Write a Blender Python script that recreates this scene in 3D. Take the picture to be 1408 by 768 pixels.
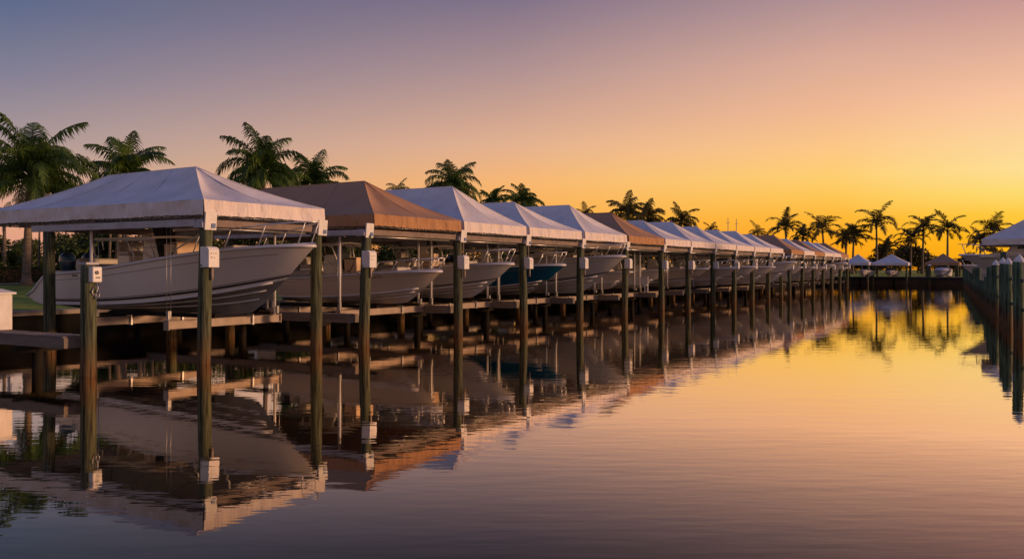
import bpy, bmesh, math, random
from mathutils import Vector, Matrix
R = math.radians
scene = bpy.context.scene
for o in list(bpy.data.objects): bpy.data.objects.remove(o)
COL = scene.collection
PI = math.pi

# ------------------------------------------------------------ camera
CAMZ = 2.6
YAW = math.atan2(696, 1200)
cs, sn = math.cos(YAW), math.sin(YAW)
cam_d = bpy.data.cameras.new('camera')
cam = bpy.data.objects.new('camera', cam_d); COL.objects.link(cam)
cam.location = (0, 0, CAMZ)
cam.rotation_euler = (R(90), 0, YAW)
cam_d.sensor_width = 36; cam_d.lens = 36*1200/1408
cam_d.shift_y = -14/1408
cam_d.clip_end = 3000; cam_d.clip_start = .1
scene.camera = cam

# ------------------------------------------------------------ view, world
vs = scene.view_settings
vs.view_transform = 'Standard'; vs.look = 'None'; vs.exposure = 0; vs.gamma = 1; vs.use_curve_mapping = False

def lin(c):
    return tuple(((v/255)/12.92 if v <= 10 else ((v/255+.055)/1.055)**2.4) for v in c)+(1,)

w = bpy.data.worlds.new('World'); scene.world = w; w.use_nodes = True
nt = w.node_tree; nt.nodes.clear(); N = nt.nodes.new; Lk = nt.links.new
SUN_AZ = R(66)        # clockwise from +Y towards +X (off the right edge of the frame)
SUN_EL = R(6)
tc = N('ShaderNodeTexCoord')
sep = N('ShaderNodeSeparateXYZ'); Lk(tc.outputs['Generated'], sep.inputs[0])
def math_n(op, a, b=None, clamp=False):
    n = N('ShaderNodeMath'); n.operation = op; n.use_clamp = clamp
    for i, v in enumerate((a, b)):
        if v is None: continue
        if isinstance(v, (int, float)): n.inputs[i].default_value = v
        else: Lk(v, n.inputs[i])
    return n.outputs[0]
X, Y, Z = sep.outputs
GA = R(25)
dot = math_n('ADD', math_n('MULTIPLY', X, math.sin(GA)), math_n('MULTIPLY', Y, math.cos(GA)))
ln = math_n('SQRT', math_n('ADD', math_n('MULTIPLY', X, X), math_n('MULTIPLY', Y, Y)))
caz = math_n('DIVIDE', dot, math_n('MAXIMUM', ln, .001))
zz = math_n('SQRT', math_n('MAXIMUM', Z, 0.0))
def ramp(pts):
    n = N('ShaderNodeValToRGB'); e = n.color_ramp.elements
    n.color_ramp.interpolation = 'EASE' if False else 'LINEAR'
    while len(e) > 1: e.remove(e[-1])
    for i, (p, c) in enumerate(pts):
        q = e[0] if i == 0 else e.new(math.sqrt(p))
        q.position = math.sqrt(p); q.color = lin(c)
    Lk(zz, n.inputs[0]); return n.outputs[0]
ZEN = (80, 96, 142)
rA = ramp([(0, (242, 150, 20)), (.015, (252, 178, 16)), (.035, (254, 186, 30)), (.055, (254, 203, 64)), (.075, (253, 220, 112)), (.10, (253, 223, 150)), (.13, (253, 212, 155)), (.165, (251, 198, 158)), (.205, (231, 180, 155)), (.262, (197, 150, 146)), (.36, (160, 125, 135)), (.6, (120, 108, 140)), (1, ZEN)])
rM = ramp([(0, (226, 120, 66)), (.03, (252, 158, 48)), (.058, (252, 174, 76)), (.1, (247, 182, 114)), (.14, (228, 177, 143)), (.22, (177, 146, 145)), (.295, (128, 114, 136)), (.38, (90, 88, 106)), (.48, (88, 90, 130)), (.6, (96, 98, 140)), (1, ZEN)])
rG = ramp([(0, (238, 140, 18)), (.03, (254, 166, 28)), (.055, (254, 182, 52)), (.078, (254, 198, 84)), (.1, (254, 206, 112)), (.13, (252, 199, 134)), (.17, (240, 184, 146)), (.22, (219, 171, 151)), (.28, (178, 145, 147)), (.38, (118, 102, 114)), (.6, (104, 100, 136)), (1, ZEN)])
rB = ramp([(0, (214, 136, 118)), (.05, (228, 165, 134)), (.08, (212, 165, 146)), (.12, (178, 156, 152)), (.19, (132, 128, 148)), (.257, (94, 106, 138)), (.38, (70, 86, 108)), (.48, (80, 90, 135)), (.6, (92, 98, 142)), (1, ZEN)])
rC = ramp([(0, (228, 186, 152)), (.1, (202, 168, 146)), (.25, (114, 114, 134)), (.5, (82, 95, 138)), (1, ZEN)])
def mixc(a, b, lo, hi):
    m = N('ShaderNodeMapRange'); m.interpolation_type = 'LINEAR'
    m.inputs['From Min'].default_value = lo; m.inputs['From Max'].default_value = hi; Lk(caz, m.inputs['Value'])
    x = N('ShaderNodeMix'); x.data_type = 'RGBA'; Lk(m.outputs[0], x.inputs[0]); Lk(a, x.inputs[6]); Lk(b, x.inputs[7])
    return x.outputs[2]
colr = mixc(mixc(mixc(mixc(rC, rB, -.9, .087), rM, .087, .574), rG, .574, .82), rA, .82, .915)
# faint physical sky underneath
sky = N('ShaderNodeTexSky'); sky.sky_type = 'NISHITA'; sky.sun_disc = False
sky.sun_elevation = SUN_EL; sky.sun_rotation = SUN_AZ
bg = N('ShaderNodeBackground'); Lk(colr, bg.inputs[0]); bg.inputs[1].default_value = 1.0
bg2 = N('ShaderNodeBackground'); Lk(sky.outputs[0], bg2.inputs[0]); bg2.inputs[1].default_value = .0008
ad = N('ShaderNodeAddShader'); Lk(bg.outputs[0], ad.inputs[0]); Lk(bg2.outputs[0], ad.inputs[1])
wo = N('ShaderNodeOutputWorld'); Lk(ad.outputs[0], wo.inputs[0])

sd = bpy.data.lights.new('sun', 'SUN'); so = bpy.data.objects.new('sun', sd); COL.objects.link(so)
sd.energy = 2.8; sd.angle = R(6); sd.color = (1, .55, .29)
sdir = Vector((math.sin(SUN_AZ)*math.cos(SUN_EL), math.cos(SUN_AZ)*math.cos(SUN_EL), math.sin(SUN_EL)))
so.rotation_euler = (-sdir).to_track_quat('-Z', 'Y').to_euler()
so.location = (60, 60, 60)

# ------------------------------------------------------------ screen helpers for placing things
def to_world(xs, depth):
    k = (xs-704)/1200; xc = k*depth
    return (xc*cs - depth*sn, xc*sn + depth*cs)
def Yof(xs, Xw):
    k = (xs-704)/1200; return -Xw*(k*sn+cs)/(sn-k*cs)
def Xof(xs, Yw):
    k = (xs-704)/1200; return Yw*(k*cs-sn)/(cs+k*sn)

# ------------------------------------------------------------ materials
MATS = {}
def mat(name, col, rough=.7, metal=0, noise=None, bump=None, spec=.5, var=.0, streak=None, extra=None):
    """noise = (scale, amount) colour variation; bump = (scale, strength, distance)"""
    m = bpy.data.materials.new(name); m.use_nodes = True
    t = m.node_tree; b = t.nodes['Principled BSDF']
    b.inputs['Roughness'].default_value = rough; b.inputs['Metallic'].default_value = metal
    b.inputs['Specular IOR Level'].default_value = spec
    b.inputs['Base Color'].default_value = (*col, 1)
    tcn = t.nodes.new('ShaderNodeTexCoord')
    if noise:
        nz = t.nodes.new('ShaderNodeTexNoise'); nz.inputs['Scale'].default_value = noise[0]; nz.inputs['Detail'].default_value = 6
        mp = t.nodes.new('ShaderNodeMapping')
        if streak: mp.inputs['Scale'].default_value = streak
        t.links.new(tcn.outputs['Object'], mp.inputs[0]); t.links.new(mp.outputs[0], nz.inputs[0])
        cr = t.nodes.new('ShaderNodeValToRGB')
        a = noise[1]
        cr.color_ramp.elements[0].position = .3; cr.color_ramp.elements[1].position = .72
        cr.color_ramp.elements[0].color = (*[v*(1-a) for v in col], 1)
        cr.color_ramp.elements[1].color = (*[min(1, v*(1+a)) for v in col], 1)
        t.links.new(nz.outputs[0], cr.inputs[0]); t.links.new(cr.outputs[0], b.inputs['Base Color'])
    if bump:
        n2 = t.nodes.new('ShaderNodeTexNoise'); n2.inputs['Scale'].default_value = bump[0]; n2.inputs['Detail'].default_value = 4
        m2 = t.nodes.new('ShaderNodeMapping')
        if streak: m2.inputs['Scale'].default_value = streak
        t.links.new(tcn.outputs['Object'], m2.inputs[0]); t.links.new(m2.outputs[0], n2.inputs[0])
        bp = t.nodes.new('ShaderNodeBump'); bp.inputs['Strength'].default_value = bump[1]; bp.inputs['Distance'].default_value = bump[2]
        t.links.new(n2.outputs[0], bp.inputs['Height']); t.links.new(bp.outputs[0], b.inputs['Normal'])
    MATS[name] = m
    return m

white_canvas = mat('white_canvas', (.72, .69, .70), .75, noise=(.9, .14), bump=(1.6, .5, .07), spec=.3)
white_valance = mat('white_valance', (.78, .70, .66), .8, noise=(2.2, .10), bump=(5, 1, .10), spec=.25, streak=(1, 1, .5))
tan_canvas = mat('tan_canvas', (.42, .25, .155), .8, noise=(.9, .08), bump=(1.6, .35, .05), spec=.2)
tan_valance = mat('tan_valance', (.44, .24, .12), .85, noise=(2.2, .15), bump=(5, 1, .10), spec=.2, streak=(1, 1, .5))
beam_paint = mat('beam_paint', (.42, .41, .44), .6, noise=(3, .18), bump=(8, .2, .01))
beam_brown = mat('beam_dark_brown', (.20, .15, .13), .7, noise=(3, .25), bump=(8, .3, .01))  # darker brown tone for the cross beams
galv = mat('galvanised_steel', (.45, .45, .46), .4, .7, noise=(5, .2))
white_plastic = mat('white_plastic', (.74, .72, .70), .45, noise=(4, .06))
decal_dark = mat('decal_dark', (.05, .05, .07), .5)
decal_blue = mat('decal_blue', (.09, .16, .36), .5)
white_paint = mat('white_paint', (.66, .64, .62), .5, noise=(4, .10), bump=(9, .15, .01))
deck_wood = mat('deck_wood', (.20, .16, .13), .85, noise=(2.5, .3), bump=(14, .5, .01), streak=(.3, 3, 3))
cradle_wood = mat('cradle_metal', (.34, .26, .20), .55, noise=(3, .2), bump=(9, .3, .01))
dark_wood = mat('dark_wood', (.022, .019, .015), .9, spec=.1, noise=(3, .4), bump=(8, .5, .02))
cable_m = mat('cable_steel', (.30, .30, .31), .4, .6)
gel_white = mat('gelcoat_white', (.80, .73, .66), .28, noise=(.8, .05))  # warm tint in the base colour stands in for light bounced off the water
gel_cream = mat('gelcoat_cream', (.72, .59, .46), .28, noise=(.8, .05))
gel_grey = mat('gelcoat_grey', (.68, .63, .57), .28, noise=(.8, .05))
gel_teal = mat('gelcoat_teal', (.012, .10, .19), .22, noise=(.8, .05))
bottom_paint = mat('bottom_paint', (.26, .24, .21), .6, noise=(2, .15))
rub_white = mat('rub_rail_white', (.70, .68, .69), .35)
stripe_dark = mat('stripe_dark', (.015, .014, .018), .4)
cushion = mat('cushion_vinyl', (.50, .45, .40), .6, bump=(4, .2, .02))
canvas_tan = mat('console_cover_tan', (.70, .50, .33), .8, bump=(4, .5, .03))
steel = mat('stainless_rail', (.75, .73, .70), .35, .55)
glass_m = mat('smoked_glass', (.03, .035, .04), .08, spec=.8)
cowl_blue = mat('cowl_navy', (.012, .035, .08), .25)
cowl_black = mat('cowl_black', (.012, .012, .014), .35)
cowl_white = mat('cowl_white', (.6, .6, .6), .3)
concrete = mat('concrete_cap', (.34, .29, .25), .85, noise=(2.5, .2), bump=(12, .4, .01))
dock_face = mat('far_wall_face', (.10, .08, .06), .9, noise=(.6, .5), bump=(3, .5, .05))
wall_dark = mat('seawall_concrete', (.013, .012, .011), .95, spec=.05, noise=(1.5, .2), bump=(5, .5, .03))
rail_pvc = white_paint
trunk_m = mat('palm_trunk', (.20, .155, .12), .9, noise=(3, .35), bump=(9, .8, .03), streak=(.6, .6, 4))
bark_dark = mat('bark_dark', (.09, .06, .045), .9, noise=(3, .35), bump=(9, .8, .03))
cover_blue = mat('boat_cover_pale', (.55, .56, .66), .75, bump=(3, .6, .05))
cover_black = mat('boat_cover_black', (.012, .012, .014), .75, bump=(3, .6, .05))
thatch_m = mat('shingle_brown', (.20, .11, .08), .85, noise=(5, .3), bump=(9, .5, .02))
rope_m = mat('rope', (.45, .36, .26), .9)

def foliage(name, c1, c2, trans=.25, scale=.8):
    m = bpy.data.materials.new(name); m.use_nodes = True; t = m.node_tree; b = t.nodes['Principled BSDF']
    b.inputs['Roughness'].default_value = .55; b.inputs['Specular IOR Level'].default_value = .3
    tcn = t.nodes.new('ShaderNodeTexCoord'); nz = t.nodes.new('ShaderNodeTexNoise')
    nz.inputs['Scale'].default_value = scale; nz.inputs['Detail'].default_value = 5
    t.links.new(tcn.outputs['Object'], nz.inputs[0])
    cr = t.nodes.new('ShaderNodeValToRGB'); cr.color_ramp.elements[0].position = .35; cr.color_ramp.elements[1].position = .68
    cr.color_ramp.elements[0].color = (*c1, 1); cr.color_ramp.elements[1].color = (*c2, 1)
    t.links.new(nz.outputs[0], cr.inputs[0]); t.links.new(cr.outputs[0], b.inputs['Base Color'])
    tr = t.nodes.new('ShaderNodeBsdfTranslucent'); t.links.new(cr.outputs[0], tr.inputs[0])
    mx = t.nodes.new('ShaderNodeMixShader'); mx.inputs[0].default_value = trans
    t.links.new(b.outputs[0], mx.inputs[1]); t.links.new(tr.outputs[0], mx.inputs[2])
    t.links.new(mx.outputs[0], t.nodes['Material Output'].inputs[0])
    return m
palm_leaf = foliage('palm_leaf', (.045, .09, .018), (.13, .21, .045), .35)
palm_leaf_far = foliage('palm_leaf_far', (.06, .055, .015), (.13, .105, .025), .25)
palm_dead = foliage('palm_leaf_dry', (.16, .11, .03), (.22, .15, .05), .3)
leaf_dark = foliage('leaf_dark', (.035, .06, .014), (.11, .15, .035), .2, 1.5)
leaf_far = foliage('leaf_far', (.045, .040, .012), (.09, .075, .02), .1, .6)
hedge_m = foliage('hedge_leaf', (.030, .045, .010), (.075, .10, .02), .2, 2)

# wooden piling: green treated wood above, rust-brown in the splash zone, dark wet band at the water (object Z = height over water)
def piling_mat(name, top):
    m = bpy.data.materials.new(name); m.use_nodes = True; t = m.node_tree; b = t.nodes['Principled BSDF']
    b.inputs['Roughness'].default_value = .85
    tcn = t.nodes.new('ShaderNodeTexCoord'); sp = t.nodes.new('ShaderNodeSeparateXYZ'); t.links.new(tcn.outputs['Object'], sp.inputs[0])
    mp = t.nodes.new('ShaderNodeMapping'); mp.inputs['Scale'].default_value = (14, 14, .8); t.links.new(tcn.outputs['Object'], mp.inputs[0])
    nz = t.nodes.new('ShaderNodeTexNoise'); nz.inputs['Scale'].default_value = 1.3; nz.inputs['Detail'].default_value = 8; t.links.new(mp.outputs[0], nz.inputs[0])
    nb = t.nodes.new('ShaderNodeTexNoise'); nb.inputs['Scale'].default_value = 2.3; nb.inputs['Detail'].default_value = 4; t.links.new(tcn.outputs['Object'], nb.inputs[0])
    a = t.nodes.new('ShaderNodeMath'); a.operation = 'MULTIPLY_ADD'; a.inputs[1].default_value = 1.9
    t.links.new(nb.outputs[0], a.inputs[0]); t.links.new(sp.outputs[2], a.inputs[2])
    mr = t.nodes.new('ShaderNodeMapRange'); mr.inputs['From Min'].default_value = .3; mr.inputs['From Max'].default_value = 3.5
    t.links.new(a.outputs[0], mr.inputs['Value'])
    cr = t.nodes.new('ShaderNodeValToRGB'); e = cr.color_ramp.elements
    e[0].position = .0; e[0].color = (.02, .014, .008, 1); e[1].position = 1; e[1].color = (*top, 1)
    for p, c in ((.10, (.035, .022, .010)), (.2, (.115, .062, .022)), (.30, (.10, .068, .028)), (.42, (.072, .072, .036)), (.6, tuple(v*1.1 for v in top))):
        q = e.new(p); q.color = (*c, 1)
    t.links.new(mr.outputs[0], cr.inputs[0])
    mx = t.nodes.new('ShaderNodeMix'); mx.data_type = 'RGBA'; mx.blend_type = 'MULTIPLY'; mx.inputs[0].default_value = .92
    c2 = t.nodes.new('ShaderNodeValToRGB'); c2.color_ramp.elements[0].position = .38; c2.color_ramp.elements[0].color = (.22, .19, .16, 1)
    c2.color_ramp.elements[1].position = .60; c2.color_ramp.elements[1].color = (1.5, 1.4, 1.25, 1)
    t.links.new(nz.outputs[0], c2.inputs[0]); t.links.new(cr.outputs[0], mx.inputs[6]); t.links.new(c2.outputs[0], mx.inputs[7])
    t.links.new(mx.outputs[2], b.inputs['Base Color'])
    bp = t.nodes.new('ShaderNodeBump'); bp.inputs['Strength'].default_value = .8; bp.inputs['Distance'].default_value = .03
    t.links.new(nz.outputs[0], bp.inputs['Height']); t.links.new(bp.outputs[0], b.inputs['Normal'])
    return m
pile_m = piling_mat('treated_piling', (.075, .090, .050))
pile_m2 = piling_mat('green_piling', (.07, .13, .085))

# water
def water_mat():
    m = bpy.data.materials.new('canal_water'); m.use_nodes = True; t = m.node_tree; t.nodes.clear(); n = t.nodes.new; l = t.links.new
    g = n('ShaderNodeBsdfGlossy'); g.inputs['Roughness'].default_value = .015; g.inputs['Color'].default_value = (.96, .85, .72, 1)
    d = n('ShaderNodeBsdfDiffuse'); d.inputs['Color'].default_value = (.012, .014, .012, 1)
    tcn = n('ShaderNodeTexCoord')
    rot = n('ShaderNodeMapping'); rot.inputs['Rotation'].default_value = (0, 0, -YAW); l(tcn.outputs['Object'], rot.inputs[0])
    acc = None
    for sc, amp, st in ((1.0, .0011, (.28, 1.1, 1)), (3.3, .0008, (.35, 1.2, 1)), (.16, .0030, (.5, 1, 1))):
        mp = n('ShaderNodeMapping'); mp.inputs['Scale'].default_value = st; l(rot.outputs[0], mp.inputs[0])
        z = n('ShaderNodeTexNoise'); z.inputs['Scale'].default_value = sc; z.inputs['Detail'].default_value = 2.5; l(mp.outputs[0], z.inputs[0])
        q = n('ShaderNodeMath'); q.operation = 'MULTIPLY'; q.inputs[1].default_value = amp*1000; l(z.outputs[0], q.inputs[0])
        if acc is None: acc = q.outputs[0]
        else:
            s2 = n('ShaderNodeMath'); s2.operation = 'ADD'; l(acc, s2.inputs[0]); l(q.outputs[0], s2.inputs[1]); acc = s2.outputs[0]
    # patches of calmer and more ruffled water
    zp = n('ShaderNodeTexNoise'); zp.inputs['Scale'].default_value = .06; zp.inputs['Detail'].default_value = 2; l(rot.outputs[0], zp.inputs[0])
    bp = n('ShaderNodeBump'); bp.inputs['Strength'].default_value = 1; bp.inputs['Distance'].default_value = .001*WAVE
    mrp = n('ShaderNodeMapRange'); mrp.inputs['From Min'].default_value = .35; mrp.inputs['From Max'].default_value = .65
    mrp.inputs['To Min'].default_value = .35; mrp.inputs['To Max'].default_value = 1.2; l(zp.outputs[0], mrp.inputs['Value'])
    l(mrp.outputs[0], bp.inputs['Strength'])
    l(acc, bp.inputs['Height']); l(bp.outputs[0], g.inputs['Normal'])
    fr = n('ShaderNodeFresnel'); fr.inputs['IOR'].default_value = 1.33; l(bp.outputs[0], fr.inputs['Normal'])
    mr = n('ShaderNodeMapRange'); mr.inputs['From Min'].default_value = .10; mr.inputs['From Max'].default_value = .36; mr.inputs['To Min'].default_value = .0; mr.inputs['To Max'].default_value = .97; l(fr.outputs[0], mr.inputs['Value'])
    mx = n('ShaderNodeMixShader'); l(mr.outputs[0], mx.inputs[0]); l(d.outputs[0], mx.inputs[1]); l(g.outputs[0], mx.inputs[2])
    o = n('ShaderNodeOutputMaterial'); l(mx.outputs[0], o.inputs[0])
    return m
WAVE = 3.0
water_m = water_mat()
def grass_mat():
    return mat('lawn_grass', (.24, .31, .028), .9, noise=(1.2, .35), bump=(30, .9, .05))
lawn_m = grass_mat()

# ------------------------------------------------------------ mesh builder
class MB:
    def __init__(s): s.v = []; s.f = []; s.sm = []
    def add(s, vs_, fs, smooth=False):
        b = len(s.v); s.v += [tuple(v) for v in vs_]
        s.f += [tuple(i+b for i in f) for f in fs]; s.sm += [smooth]*len(fs)
    def box(s, c, d, rz=0, ry=0, rx=0):
        M = Matrix.Translation(c) @ Matrix.Rotation(rz, 4, 'Z') @ Matrix.Rotation(ry, 4, 'Y') @ Matrix.Rotation(rx, 4, 'X')
        x, y, z = d[0]/2, d[1]/2, d[2]/2
        vs_ = [M @ Vector((i*x, j*y, k*z)) for i in (-1, 1) for j in (-1, 1) for k in (-1, 1)]
        s.add(vs_, [(0, 1, 3, 2), (4, 6, 7, 5), (0, 4, 5, 1), (2, 3, 7, 6), (0, 2, 6, 4), (1, 5, 7, 3)])
    def beam(s, a, b, w_, h_):
        a = Vector(a); b = Vector(b); d = (b-a).normalized()
        u = d.cross(Vector((0, 0, 1)))
        if u.length < 1e-4: u = Vector((1, 0, 0))
        u.normalize(); v = u.cross(d)
        vs_ = [p + u*i*w_/2 + v*j*h_/2 for p in (a, b) for i, j in ((-1, -1), (1, -1), (1, 1), (-1, 1))]
        s.add(vs_, [(3, 2, 1, 0), (4, 5, 6, 7), (0, 1, 5, 4), (1, 2, 6, 5), (2, 3, 7, 6), (3, 0, 4, 7)])
    def tube(s, pts, r, n=6, cap=True):
        pts = [Vector(p) for p in pts]; rs = r if isinstance(r, (list, tuple)) else [r]*len(pts)
        ring = []; prev = None
        for i, p in enumerate(pts):
            d = (pts[min(i+1, len(pts)-1)]-pts[max(i-1, 0)]).normalized()
            if prev is None:
                u = d.cross(Vector((0, 0, 1)))
                if u.length < 1e-3: u = d.cross(Vector((1, 0, 0)))
            else: u = prev - d*prev.dot(d)
            u.normalize(); prev = u; v = d.cross(u)
            ring += [p + (u*math.cos(2*PI*k/n)+v*math.sin(2*PI*k/n))*rs[i] for k in range(n)]
        fs = [(i*n+k, i*n+(k+1) % n, (i+1)*n+(k+1) % n, (i+1)*n+k) for i in range(len(pts)-1) for k in range(n)]
        s.add(ring, fs, True)
        if cap:
            b = len(s.v)-len(ring)
            s.f += [tuple(b+k for k in range(n))[::-1], tuple(b+(len(pts)-1)*n+k for k in range(n))]; s.sm += [False, False]
    def grid(s, fn, nu, nv, smooth=True):
        vs_ = [fn(i/nu, j/nv) for i in range(nu+1) for j in range(nv+1)]
        fs = [(i*(nv+1)+j, (i+1)*(nv+1)+j, (i+1)*(nv+1)+j+1, i*(nv+1)+j+1) for i in range(nu) for j in range(nv)]
        s.add(vs_, fs, smooth)
    def mesh(s, name):
        me = bpy.data.meshes.new(name); me.from_pydata(s.v, [], s.f)
        me.polygons.foreach_set('use_smooth', s.sm); me.update(); return me
    def build(s, name, m, parent=None, loc=None, bevel=0, label=None, solid=0):
        me = s.mesh(name); me.materials.append(m)
        o = bpy.data.objects.new(name, me); COL.objects.link(o)
        if parent: o.parent = parent
        if loc: o.location = loc
        if solid:
            md = o.modifiers.new('solid', 'SOLIDIFY'); md.thickness = solid; md.offset = 0
        if bevel:
            md = o.modifiers.new('bevel', 'BEVEL'); md.width = bevel; md.segments = 2; md.limit_method = 'ANGLE'
        if label: o['label'] = label
        return o

def tag(o, label=None, cat=None, group=None, kind=None):
    if label: o['label'] = label
    if cat: o['category'] = cat
    if group: o['group'] = group
    if kind: o['kind'] = kind
    return o
def thing(name, label, cat, loc=(0, 0, 0), rz=0, group=None):
    o = bpy.data.objects.new(name, None); COL.objects.link(o); o.location = loc; o.rotation_euler = (0, 0, rz)
    o.empty_display_size = .2
    return tag(o, label, cat, group)
CH = {}
def dup(root, loc, rz=0, label=None, group=None, scale=None):
    def cp(o, par):
        c = o.copy(); COL.objects.link(c)
        if par: c.parent = par
        for k in o.children: cp(k, c)
        return c
    r = cp(root, None); r.location = loc; r.rotation_euler = (0, 0, rz)
    if label: r['label'] = label
    if group: r['group'] = group
    if scale: r.scale = scale if isinstance(scale, tuple) else (scale,)*3
    return r
ORD = ['zeroth', 'first', 'second', 'third', 'fourth', 'fifth', 'sixth', 'seventh', 'eighth', 'ninth', 'tenth', 'eleventh', 'twelfth', 'thirteenth',
       'fourteenth', 'fifteenth', 'sixteenth', 'seventeenth', 'eighteenth', 'nineteenth', 'twentieth', 'twenty-first', 'twenty-second', 'twenty-third', 'twenty-fourth', 'twenty-fifth', 'twenty-sixth', 'twenty-seventh', 'twenty-eighth']

# ============================================================ SETTING
XW = -30.5      # seawall face of the left bank
YF = 166.0      # seawall face of the far bank
XP = -19.5      # line of the outer pilings
b = MB(); b.add([(-900, -300, 0), (900, -300, 0), (900, 1500, 0), (-900, 1500, 0)], [(0, 1, 2, 3)])
tag(b.build('water', water_m), kind='structure')

def ground_h(x, y):
    dl = (XW - .6) - x          # metres behind the left seawall
    df = y - (YF + .6)
    d = max(dl, df)
    h = 1.10 + .75*min(1, max(0, d)/14.0) if dl > df else 1.30 + .35*min(1, max(0, d)/14.0)
    return h
b = MB()
def sheet(x0, x1, y0, y1, nx, ny):
    b.grid(lambda u, v: (x0+(x1-x0)*u, y0+(y1-y0)*v, ground_h(x0+(x1-x0)*u, y0+(y1-y0)*v)-.02), nx, ny)
sheet(-60, XW-.35, -60, YF+.35, 20, 40)
sheet(-900, -60, -60, YF+.35, 4, 40)
sheet(-900, XW-.35, YF+.35, 1400, 16, 24)
sheet(XW-.35, 900, YF+.35, 200, 20, 10)
sheet(XW-.35, 900, 200, 1400, 4, 4)
sheet(22.4, 900, 20, YF+.35, 10, 10)
tag(b.build('ground', lawn_m), kind='structure')
# footpath behind the lawn
b = MB()
def pth(u, v):
    x = -44.6-1.6*u; y = 6+70*v
    return (x, y, ground_h(x, y)+.015)
b.grid(pth, 2, 12)
tag(b.build('path', concrete), kind='structure')

sw = thing('seawall', 'long dark concrete seawall with pale cap behind the row of boat slips', 'seawall', (XW, 60, 0))
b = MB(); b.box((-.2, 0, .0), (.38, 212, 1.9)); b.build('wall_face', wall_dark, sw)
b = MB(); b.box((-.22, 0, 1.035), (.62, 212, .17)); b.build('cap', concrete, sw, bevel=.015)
sw = thing('seawall', 'dark concrete seawall at the far end of the canal below the palms', 'seawall', (30, YF, 0))
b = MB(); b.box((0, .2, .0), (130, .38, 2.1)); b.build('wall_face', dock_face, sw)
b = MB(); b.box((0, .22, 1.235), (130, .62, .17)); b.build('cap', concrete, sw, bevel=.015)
for i in range(22):
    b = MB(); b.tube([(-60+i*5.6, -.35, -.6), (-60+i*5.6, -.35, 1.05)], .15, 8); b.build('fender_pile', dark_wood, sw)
sw = thing('seawall', 'concrete seawall of the right hand boat basin', 'seawall', (22, 92, 0))
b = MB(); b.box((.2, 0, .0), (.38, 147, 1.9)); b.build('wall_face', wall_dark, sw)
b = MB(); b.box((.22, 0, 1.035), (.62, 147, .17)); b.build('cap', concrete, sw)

# ============================================================ CANOPIES
# outer piling Ys, canopy spans and looks: (y0, y1, colour, apex z, hip inset)
CAN = [(16.45, 21.25, 'white', 5.83, 3.2), (23.75, 29.2, 'brown', 6.02, 2.7), (29.42, 34.55, 'white', 6.24, 2.3), (34.85, 40.35, 'white', 5.93, 2.4),
       (40.75, 46.3, 'white', 6.16, 2.3), (46.6, 52.35, 'brown', 6.08, 2.4), (52.6, 57.5, 'white', 5.87, 2.5), (57.7, 63.1, 'white', 6.02, 2.4),
       (63.3, 68.6, 'white', 5.92, 2.4), (68.8, 74.05, 'white', 5.88, 2.4), (74.3, 79.5, 'white', 6.0, 2.4), (79.75, 84.6, 'white', 5.9, 2.4),
       (88.0, 93.8, 'brown', 6.1, 2.4), (94.0, 99.5, 'white', 5.9, 2.4), (99.75, 105.0, 'brown', 5.95, 2.4), (105.2, 110.5, 'white', 5.95, 2.4),
       (110.7, 116.0, 'white', 5.9, 2.4), (116.2, 121.4, 'brown', 6.0, 2.4)]
EAVE = 4.52; VAL = .43
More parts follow.
